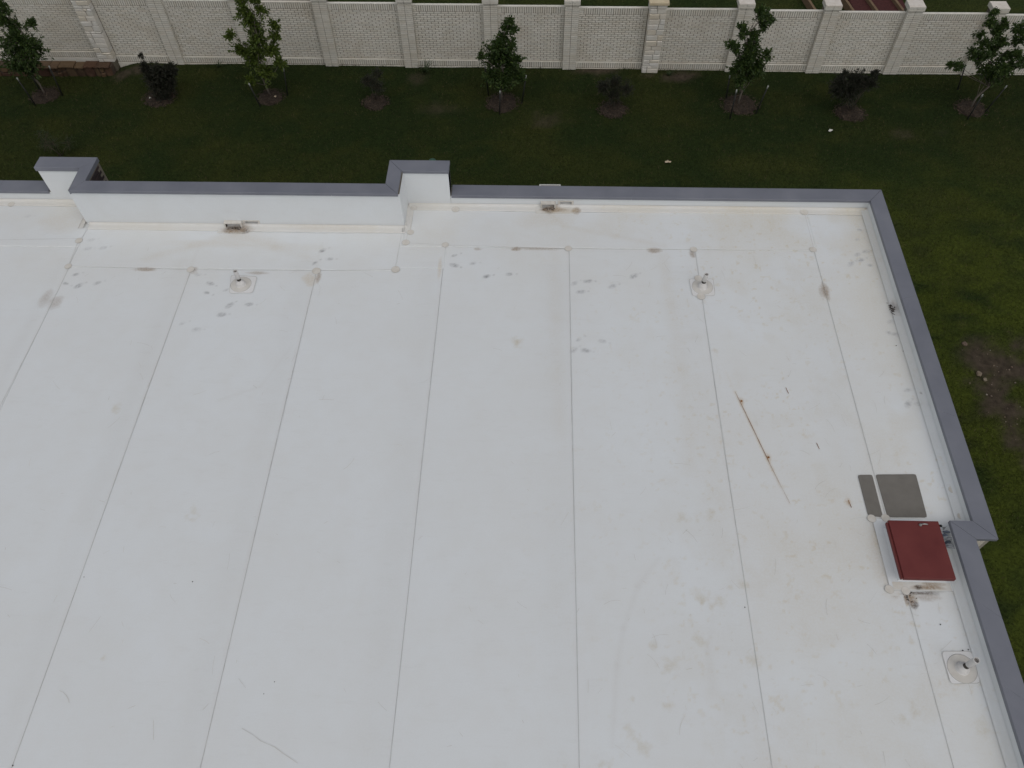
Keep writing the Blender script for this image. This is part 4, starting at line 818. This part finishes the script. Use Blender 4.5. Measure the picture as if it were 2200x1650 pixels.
for i, px in enumerate(PIL):
    yf = wall_y(px); th = top_h(px)
    zb = 0.15 if i < 3 else 0.0
    if i in STONE:
        w_ = 0.30; d_ = 0.30; hT = th + 0.30
        pc = MB(); pc.box(px - w_ + 0.02, px + w_ - 0.02, yf - d_ + 0.02, yf + 0.30, -0.3, hT); P_ = pc.build('stone_pillar', M['mortar'], WL)
        sr = random.Random(i * 7 + 1)
        z = zb + 0.01
        while z < hT - 0.05:
            hh = sr.choice([0.09, 0.13, 0.17, 0.19, 0.21]); hh = min(hh, hT - z)
            cuts = sr.choice([[0.3], [0.55], [0.4], [0.68], [0.45], [0.62]]) if hh > 0.1 else sr.choice([[0.3, 0.6], [0.4], [0.5, 0.75]])
            us = [0, *cuts, 1]
            for a, b in zip(us[:-1], us[1:]):
                s_ = MB(); x0 = px - w_ + a * 2 * w_ + 0.006; x1 = px - w_ + b * 2 * w_ - 0.006; dp = sr.uniform(0.0, 0.025)
                jit = lambda: sr.uniform(-0.007, 0.007)
                z0, z1 = z + 0.006, z + hh - 0.006; yb_ = yf - d_ + 0.03; y_ = yf - d_ - dp
                yb_ = yf + 0.28 if (a == 0 or b == 1) else yb_
                vs = [(x0, yb_, z0), (x1, yb_, z0), (x1, yb_, z1), (x0, yb_, z1), (x0 + jit(), y_ + 0.02, z0 + jit() * .4), (x1 + jit(), y_ + 0.02, z0 + jit() * .4), (x1 + jit(), y_ + 0.02, z1 + jit() * .4), (x0 + jit(), y_ + 0.02, z1 + jit() * .4),
                      (x0 + 0.022, y_, z0 + 0.018), (x1 - 0.022, y_, z0 + 0.018), (x1 - 0.022, y_, z1 - 0.018), (x0 + 0.022, y_, z1 - 0.018)]
                s_.add(vs, [(0, 1, 5, 4), (1, 2, 6, 5), (2, 3, 7, 6), (3, 0, 4, 7), (4, 5, 9, 8), (5, 6, 10, 9), (6, 7, 11, 10), (7, 4, 8, 11), (8, 9, 10, 11)])
                s_.build('stone_block', M['limestone'], P_)
            z += hh
        cp = MB(); cp.bevbox(px - w_ - 0.05, px + w_ + 0.05, yf - d_ - 0.06, yf + 0.36, hT + 0.002, hT + 0.10, 0.015); cp.build('cap_stone', M['capstone'], P_)
    else:
        w_ = 0.25; hT = th + 0.16; pc = MB(); pc.box(px - w_ + 0.006, px + w_ - 0.006, yf - PROUD + 0.012, yf + 0.25, -0.3, hT - 0.002); P_ = pc.build('pilaster', M['mortar'], WL)
        mb = MB(); nc = int(round((hT - zb) / BR_H)); ch_ = (hT - zb) / nc
        for r in range(nc):
            z0 = zb + r * ch_ + 0.007; z1 = zb + (r + 1) * ch_ - 0.007
            for a, b in ((-w_, -0.007), (0.007, w_)):
                mb.box(px + a, px + b, yf - PROUD + wr.uniform(-0.002, 0.002), yf + 0.03, z0, z1)
        tag(mb.build('pilaster_bricks', M['white_brick'], P_), kind='stuff')
        cp = MB()
        for q, (e, za, zb2) in enumerate(((0.035, 0, 0.07), (0.035, 0.078, 0.15))): 
            for a, b in ((-w_ - e, -0.005), (0.005, w_ + e)): cp.box(px + a, px + b, yf - PROUD - e, yf + 0.29, hT + za, hT + zb2)
        cp.build('cap_bricks', M['white_brick'], P_)
        MB().bevbox(px - w_ - 0.03, px + w_ + 0.03, yf - PROUD - 0.03, yf + 0.285, hT + 0.149, hT + 0.165, 0.006).build('cap_top', M['pil_cap'], P_)
# low rust-coloured stone base under the left end
RW = empty('stone_retaining_wall', (-18.6, 26.85, 0)); tag(RW, 'low rust brown rubble stone ledge under the left end of wall', 'retaining wall')
rb = MB(); rb.box(-23, -16.36, 26.97, 27.24, -0.6, 0.11); RWc = rb.build('stone_core', M['rust_mortar'], RW)
def rubble(x0, x1, z0, z1, yf, sr, ytop=None):
    n = 9; jx = [sr.uniform(0.85, 1.06) for _ in range(n)]; cx, cz = (x0 + x1) / 2, (z0 + z1) / 2
    ring = [(cx + (x1 - x0) / 2 * jx[k] * max(-1, min(1, 1.25 * math.cos(2 * math.pi * k / n))), cz + (z1 - z0) / 2 * jx[k] * max(-1, min(1, 1.25 * math.sin(2 * math.pi * k / n)))) for k in range(n)]
    d = sr.uniform(0.03, 0.07)
    vs = [(x, yf + 0.05, z) for x, z in ring] + [(x, yf - d * 0.5, z) for x, z in ring] + [(cx + (x - cx) * 0.7, yf - d, cz + (z - cz) * 0.7) for x, z in ring]
    fs = [tuple(range(3 * n - 1, 2 * n - 1, -1))]
    for r in range(2):
        for k in range(n): fs.append((r * n + k, r * n + n + k, r * n + n + (k + 1) % n, r * n + (k + 1) % n))
    return MB().add(vs, fs)
sr = random.Random(77); x = -22.4
while x < -16.42:
    l = min(sr.uniform(0.16, 0.45), -16.36 - x); b0 = -0.36; tt = 0.10
    if l < 0.1: break
    if sr.random() < 0.45: rubble(x, x + l - 0.02, b0, tt - 0.01, 26.97, sr).build('rubble_stone', M['rust_stone'], RW)
    else:
        k = sr.uniform(-0.18, -0.06); rubble(x, x + l - 0.02, b0, k, 26.97, sr).build('rubble_stone', M['rust_stone'], RW); rubble(x + sr.uniform(-.05, .05), x + l - 0.02, k + 0.015, tt - 0.005, 26.97, sr).build('rubble_stone', M['rust_stone'], RW)
    x += l
x = -22.6
while x < -16.45:
    l = min(sr.uniform(0.28, 0.62), -16.30 - x); n = 10; y0, y1 = 26.89 + sr.uniform(-0.05, 0.03), 27.26; zt = 0.14 + sr.uniform(-0.025, 0.025); zb_ = zt - 0.07
    front = [(x + (l - 0.02) * k / (n - 1), y0 + sr.uniform(-0.025, 0.025)) for k in range(n)]; back_ = [(x + l - 0.02, y1), (x, y1)]
    lo_ = [(a, b, zb_ + sr.uniform(-.02, .01)) for a, b in front] + [(a, b, zb_) for a, b in back_]; mi = [(a, b - 0.01, (zb_ + zt) / 2 + sr.uniform(-.01, .01)) for a, b in front] + [(a, b, zt - 0.01) for a, b in back_]
    hi_ = [(a, b + 0.03, zt + sr.uniform(-.012, .012)) for a, b in front] + [(a, b, zt) for a, b in back_]; N = n + 2
    MB().add(lo_ + mi + hi_, [tuple(range(2 * N, 3 * N))] + [(r * N + k, r * N + (k + 1) % N, r * N + N + (k + 1) % N, r * N + N + k) for r in range(2) for k in range(N)]).build('ledge_stone', M['rust_stone'], RW); x += l

# ------------------------------------------------------------------ trees
def leaf_mesh(pts, size, r_, droop=0.3):
    """pts: (position, outward) -> folded pointed leaves, 4 triangles each"""
    vs = []; fs = []
    for p, o in pts:
        d = (Vector(o) + Vector((r_.gauss(0, .6), r_.gauss(0, .6), r_.gauss(0, .5) - droop))).normalized(); s = d.cross(Vector((r_.gauss(0, 1), r_.gauss(0, 1), r_.gauss(0, 1)))).normalized(); nrm = d.cross(s)
        l = size * r_.uniform(0.7, 1.3); w_ = l * 0.26; p = Vector(p); b = len(vs); m = p + d * l * 0.5 - nrm * l * 0.06
        vs += [p, m + s * w_ + nrm * w_ * 0.5, p + d * l - nrm * l * 0.12, m - s * w_ + nrm * w_ * 0.5, m]
        fs += [(b, b + 4, b + 1), (b + 1, b + 4, b + 2), (b, b + 3, b + 4), (b + 3, b + 2, b + 4)]
    return MB().add(vs, fs)
def tree(data, seed, label, leafmat, size=0.095, dens=1.0):
    (bx, by), lobes = data; r_ = random.Random(seed)
    gz0 = gz(bx, by); E = empty('young_tree', (bx, by, 0)); tag(E, label, 'tree', 'young staked trees along the wall')
    zmax = max(l[1] for l in lobes); low = min(lobes, key=lambda l: l[1]); top = max(lobes, key=lambda l: l[1])
    tr = MB()
    # leader climbs through lobes nearest the axis
    axis = []
    for k in range(9):
        t = k / 8; z = t * zmax; cand = [l for l in lobes if abs(l[1] - z) < 0.45]
        xc = sum(l[0] * l[2] for l in cand) / sum(l[2] for l in cand) if cand else bx + (low[0] - bx) * min(1, z / max(0.3, low[1])) * 0.5
        axis.append(Vector((bx + (xc - bx) * min(1, z / 1.2), by + r_.uniform(-0.03, 0.03), z)))
    axis[0] = Vector((bx, by, -0.05)); axis[1].x = bx + (axis[1].x - bx) * 0.5
    tr.tube(axis, [0.036 * (1 - 0.82 * k / 8) for k in range(9)], 8)
    pts = []
    for X, Z, R_ in lobes:
        yo = r_.uniform(-0.22, 0.22) * (1 if Z < zmax * 0.75 else 0.4); c = Vector((X, by + yo, Z))
        k = max(1, min(7, int(Z / zmax * 8 - 1.5))); a = axis[k]
        mid = a.lerp(c, 0.5) + Vector((0, 0, -0.04)); tr.tube([a, mid, c], [0.014, 0.010, 0.005], 5)
        R_ = R_ * 1.2; nt = max(8, int(44 * (R_ / 0.3) ** 1.3))
        for q in range(nt):      # twigs
            d = Vector((r_.gauss(0, 1), r_.gauss(0, 1), r_.gauss(0.25, 1))).normalized(); L = R_ * (r_.uniform(0.4, 1.0) if r_.random() < 0.75 else r_.uniform(1.0, 1.55)); tip = c + d * L * Vector((1, 1, 1)).length / 1.732
            st_ = c + d * L * 0.15
            if r_.random() < 0.5: tr.tube([st_, tip], [0.004, 0.002], 3, cap=False)
            nl = int(r_.uniform(11, 20) * dens)
            for w_ in range(nl):
                f = r_.uniform(0.2, 1.0); pts.append((st_.lerp(tip, f) + Vector((r_.gauss(0, .03), r_.gauss(0, .03), r_.gauss(0, .03))), d))
    tr.build('trunk', M['bark'], E)
    leaf_mesh(pts, size, r_).build('crown', leafmat, E); E.location.z = gz0
tree(T1, 1, 'dark young tree in front of the stone ledge, leftmost', M['leaf_b'])
tree(T2, 2, 'tall yellowish green young tree with loose open crown', M['leaf_a'], 0.10)
tree(T3, 3, 'small cone shaped young tree near the middle of the wall', M['leaf_b'], 0.095)
tree(T4, 4, 'slim dark young tree with jagged top right of stone pillar', M['leaf_b'])
tree(T5, 5, 'wide branching young tree at the right end of the lawn', M['leaf_b'], 0.095)
TREEWORD = ['leftmost tree', 'tall yellowish tree', 'cone shaped middle tree', 'slim jagged tree', 'rightmost tree']
owner = [0, 0, 0, 1, 1, 2, 2, 2, 3, 3, 3, 4, 4, 4]
SIDE = ['left', 'right', 'short back', 'left', 'right', 'front', 'right', 'left', 'front', 'right', 'left', 'front', 'right', 'left']
for (bx, by, tx, h), ow, sd_ in zip(STAKES, owner, SIDE):
    h = max(h, 0.95) if sd_ != 'short back' else 0.7
    E = empty('tree_stake', (bx, by, 0)); tag(E, f'thin black metal stake on the {sd_} side of the {TREEWORD[ow]}', 'stake', 'stakes around the young trees')
    a = Vector((bx, by, -0.1)); b = Vector((bx + (tx - bx) * 0.8, by, h)); q = a.lerp(b, 0.90)
    s = MB(); s.tube([a, q], 0.024, 6); d = 0.012
    s.box(bx - 0.004 + (q.x - bx) * 0.1, bx + 0.004 + (q.x - bx) * 0.1, by - 0.03, by + 0.012, 0.02, 0.12); s.build('post', M['stake'], E)
    MB().tube([q, b], 0.0255, 6).build('tip', M['stake_tip'], E); E.location.z = gz(bx, by)
MW = ['around the leftmost tree', 'around the tall yellowish tree', 'around the cone shaped middle tree', 'around the slim tree right of the pillar', 'around the rightmost tree', 'under the big dark shrub on the left', 'under the smallest dark shrub', 'under the low shrub near the stone pillar', 'under the dark shrub on the right']
for (mx, my, mr), wd_ in zip(MULCH, MW):
    r_ = random.Random(int(mx * 100)); E = empty('mulch_bed', (mx, my, 0)); tag(E, f'round bed of dark wood mulch {wd_}', 'mulch bed', 'mulch rings on the lawn')
    n = 22; vs = [(mx, my, 0.07)]; fs = []
    for ri, (f, z) in enumerate(((0.45, 0.075), (0.78, 0.06), (1.0, -0.06))):
        for k in range(n):
            j = r_.uniform(0.9, 1.1) if ri < 2 else r_.uniform(0.78, 1.12); a = 2 * math.pi * k / n; vs.append((mx + mr * f * j * math.cos(a), my + mr * f * j * math.sin(a) * 0.95, z + r_.uniform(-0.012, 0.012)))
    for k in range(n):
        fs.append((0, 1 + k, 1 + (k + 1) % n))
        for ri in range(2): a = 1 + ri * n; fs.append((a + k, a + n + k, a + n + (k + 1) % n, a + (k + 1) % n))
    MB().add(vs, fs).build('mound', M['mulch'], E)
    ch_ = MB()
    for k in range(int(520 * mr)):
        a = r_.uniform(0, 6.283); f = math.sqrt(r_.random()) * 1.08; p = Vector((mx + mr * f * math.cos(a), my + mr * f * math.sin(a) * 0.95, 0.085 - 0.08 * max(0, f - 0.55) + r_.random() * 0.012)); t_ = r_.uniform(0, 3.14); l = r_.uniform(0.02, 0.06); w_ = r_.uniform(0.006, 0.014)
        u = Vector((math.cos(t_), math.sin(t_), r_.uniform(-.4, .4))) * l; v = Vector((-math.sin(t_), math.cos(t_), r_.uniform(-.3, .3))) * w_
        ch_.add([p - u - v, p + u - v, p + u + v, p - u + v], [(0, 1, 2, 3)])
    tag(ch_.build('chips', M['chip'], E), kind='stuff'); E.location.z = gz(mx, my)
    # one pale stone or root flare
def shrub(data, seed, label, mat, size=0.045, dens=1.0, sub=1):
    (bx, by), lobes = data; r_ = random.Random(seed); E = empty('shrub', (bx, by, 0)); tag(E, label, 'shrub', 'shrubs between the young trees')
    st = MB(); pts = []
    for X, Z, R_ in lobes:
        c = Vector((X, by + r_.uniform(-0.2, 0.2), Z)); st.tube([(bx + r_.uniform(-.06, .06), by + r_.uniform(-.05, .05), 0), (bx + (X - bx) * 0.45, by, Z * 0.55), c], [0.014, 0.010, 0.005], 5)
        for q in range(int(6 + 110 * (R_ / 0.3) ** 2)):
            d = Vector((r_.gauss(0, 1), r_.gauss(0, 1), r_.gauss(0.35, 1))).normalized(); tip = c + d * R_ * r_.uniform(0.5, 1.15); s0 = c + d * R_ * 0.1
            if r_.random() < 0.4: st.tube([s0, tip], [0.004, 0.002], 3, cap=False)
            for w_ in range(int(r_.uniform(9, 17) * dens)): pts.append((s0.lerp(tip, r_.uniform(0.2, 1)) + Vector((r_.gauss(0, .02), r_.gauss(0, .02), r_.gauss(0, .02))), d))
    st.build('stems', M['twig'], E); leaf_mesh(pts, size, r_, 0.0).build('foliage', mat, E); E.location.z = gz(bx, by)
shrub(SHRUB[0], 31, 'large dark purple shrub right of the rust stone ledge', M['leaf_p'], 0.055)
shrub(SHRUB[1], 32, 'smallest dark shrub, between the tall and the middle tree', M['leaf_p'], 0.045, 0.6)
shrub(SHRUB[2], 33, 'low dark shrub with bare stems left of the stone pillar', M['leaf_p'], 0.045, 0.7)
shrub(SHRUB[3], 34, 'wide dark purple shrub with upright shoots at the right', M['leaf_p'], 0.055)
shrub(((-16.75, 22.2), [(-17.1, 0.5, 0.3), (-16.7, 0.65, 0.35), (-16.3, 0.5, 0.3), (-17.2, 0.8, 0.2), (-16.8, 0.95, 0.2)]), 35, 'thin sparse green shrub on the lawn behind the left pier', M['leaf_s'], 0.05, 0.14)
# strappy plant and tufts at the foot of the wall
def strap(c, n, L, label, seed):
    r_ = random.Random(seed); mb = MB()
    for k in range(n):
        a = r_.uniform(0, 6.28); l = L * r_.uniform(0.6, 1.1); o = Vector((math.cos(a), math.sin(a), 0)); w_ = 0.013; s = Vector((-o.y, o.x, 0)); bend = r_.uniform(0.35, 0.9); prev = None; b = len(mb.v); vs = []
        for q in range(6):
            t_ = q / 5; p = Vector((c[0], c[1], 0)) + o * l * t_ * bend + Vector((0, 0, l * (t_ * 1.1 - 0.75 * bend * t_ * t_))); ww = w_ * (1 - t_ * 0.85); vs += [p - s * ww, p + s * ww + Vector((0, 0, 0.004))]
        mb.add(vs, [(2 * q, 2 * q + 1, 2 * q + 3, 2 * q + 2) for q in range(5)])
    tag(mb.build('strap_plant', M['leaf_s'], None, (c[0], c[1], 0)), label, 'plant', 'self-sown plants along the wall foot')
strap((-4.25, 26.85), 46, 0.62, 'arching strap leaved plant at the foot of the wall', 1)
strap((4.95, 26.75), 34, 0.26, 'small weed tuft right of the stone pillar foot', 2)
strap((-12.25, 27.15), 26, 0.30, 'grass tuft at wall foot left of the tall tree', 3)
# litter and stones
def scrap(c, r, mat, label, name, cat, seed, z=0.03):
    r_ = random.Random(seed); n = 9; vs = [(c[0], c[1], z + 0.05)]
    for k in range(n):
        a = 2 * math.pi * k / n; rr_ = r * r_.uniform(0.6, 1.2); vs.append((c[0] + rr_ * math.cos(a), c[1] + rr_ * 0.6 * math.sin(a), z + r_.uniform(0.0, 0.05)))
    vs += [(x, y, zz - 0.012) for x, y, zz in vs]; m = n + 1
    fs = [(0, 1 + k, 1 + (k + 1) % n) for k in range(n)] + [(m, m + 1 + (k + 1) % n, m + 1 + k) for k in range(n)] + [(1 + k, m + 1 + k, m + 1 + (k + 1) % n, 1 + (k + 1) % n) for k in range(n)]
    tag(MB().add(vs, fs).build(name, mat, None, (c[0], c[1], z)), label, cat)
scrap((10.33, 23.52), 0.095, M['paper'], 'white paper scrap on the grass below the right hand shrub', 'paper_scrap', 'litter', 1)
scrap((4.48, 21.74), 0.10, M['tan_paper'], 'crumpled tan paper scrap on the open lawn above the coping', 'paper_scrap', 'litter', 2)
scrap((-9.62, 25.17), 0.05, M['tan_paper'], 'pale tan chunk in the mulch of the tall tree', 'pale_chunk', 'litter', 3, 0.09)
scrap((-14.25, 25.02), 0.05, M['paper'], 'pale chunk in the mulch under the big left shrub', 'pale_chunk', 'litter', 4, 0.09)
def stone(c, r, label, seed, grp=None):
    r_ = random.Random(seed); mb = MB(); n = 8; prof = [(0.001, -0.5), (0.8, -0.35), (1.0, 0.0), (0.75, 0.4), (0.001, 0.55)]; mb.lathe([(p * r, z * r) for p, z in prof], (c[0], c[1], 0.03 + r * 0.2), n, False)
    mb.v = [(x + r_.uniform(-.2, .2) * r, y + r_.uniform(-.2, .2) * r, z + r_.uniform(-.12, .12) * r) for x, y, z in mb.v]
    tag(mb.build('stone', M['stone'], None, (c[0], c[1], 0)), label, 'stone', grp)
stone((12.10, 14.02), 0.075, 'yellowish stone at the top corner of the bare soil', 1, 'stones on the bare soil')
stone((12.17, 12.98), 0.085, 'reddish brown stone on the left rim of bare soil', 2, 'stones on the bare soil')
stone((12.27, 12.80), 0.06, 'pale grey stone touching the reddish one on bare soil', 3, 'stones on the bare soil')
mb = MB(); r_ = random.Random(8)
for k in range(70):
    x_, y_ = r_.gauss(12.6, 0.45), r_.uniform(9.6, 14.0)
    if soil_at(np.array([x_]), np.array([y_]))[0] < 0.3: continue
    r0 = r_.choice([0.01, 0.012, 0.015, 0.02, 0.028]); mb.lathe([(0.001, -0.4 * r0), (r0, 0), (0.6 * r0, 0.5 * r0), (0.001, 0.6 * r0)], (x_, y_, 0.012 + float(lawn_z(np.array([x_]), np.array([y_]))[0])), 5, False)
tag(mb.build('gravel', M['stone']), 'scattered small pebbles on the bare soil patch', 'gravel', kind='stuff')
# green utility post just past the right pier
E = empty('utility_post', (-3.35, 20.6, 0)); tag(E, 'green plastic utility post cap peeking above the right pier coping', 'utility post')
g = MB(); g.lathe([(0.09, 0), (0.09, 0.80), (0.085, 0.82)], (-3.35, 20.6, 0), 16); g.build('post', M['green_plastic'], E)
g = MB(); g.lathe([(0.14, 0.78), (0.145, 0.84), (0.12, 0.92), (0.06, 0.965), (0.001, 0.975)], (-3.35, 20.6, 0), 18); g.build('cap', M['green_plastic'], E)
# timber framed garden bed in the yard behind the wall
E = empty('timber_garden_bed', (13.6, 31.6, 0)); tag(E, 'red mulched garden bed with timber rails behind the wall', 'garden bed')
MB().bevbox(12.75, 14.95, 30.3, 34.0, 0.01, 0.16, 0.04).build('mulch_fill', M['red_mulch'], E)
for x_ in (11.25, 12.75, 13.7, 14.75):
    b = MB(); yA, yB = 30.2, 34.2; b.add([(x_ - 0.05, yA, 0), (x_ + 0.05, yA, 0), (x_ - 0.55, yB, 0), (x_ - 0.65, yB, 0), (x_ - 0.05, yA, 0.3), (x_ + 0.05, yA, 0.3), (x_ - 0.55, yB, 0.3), (x_ - 0.65, yB, 0.3)], [(4, 5, 6, 7), (0, 1, 5, 4), (1, 2, 6, 5), (2, 3, 7, 6), (3, 0, 4, 7), (3, 2, 1, 0)])
    b.build('rail', M['timber'], E)
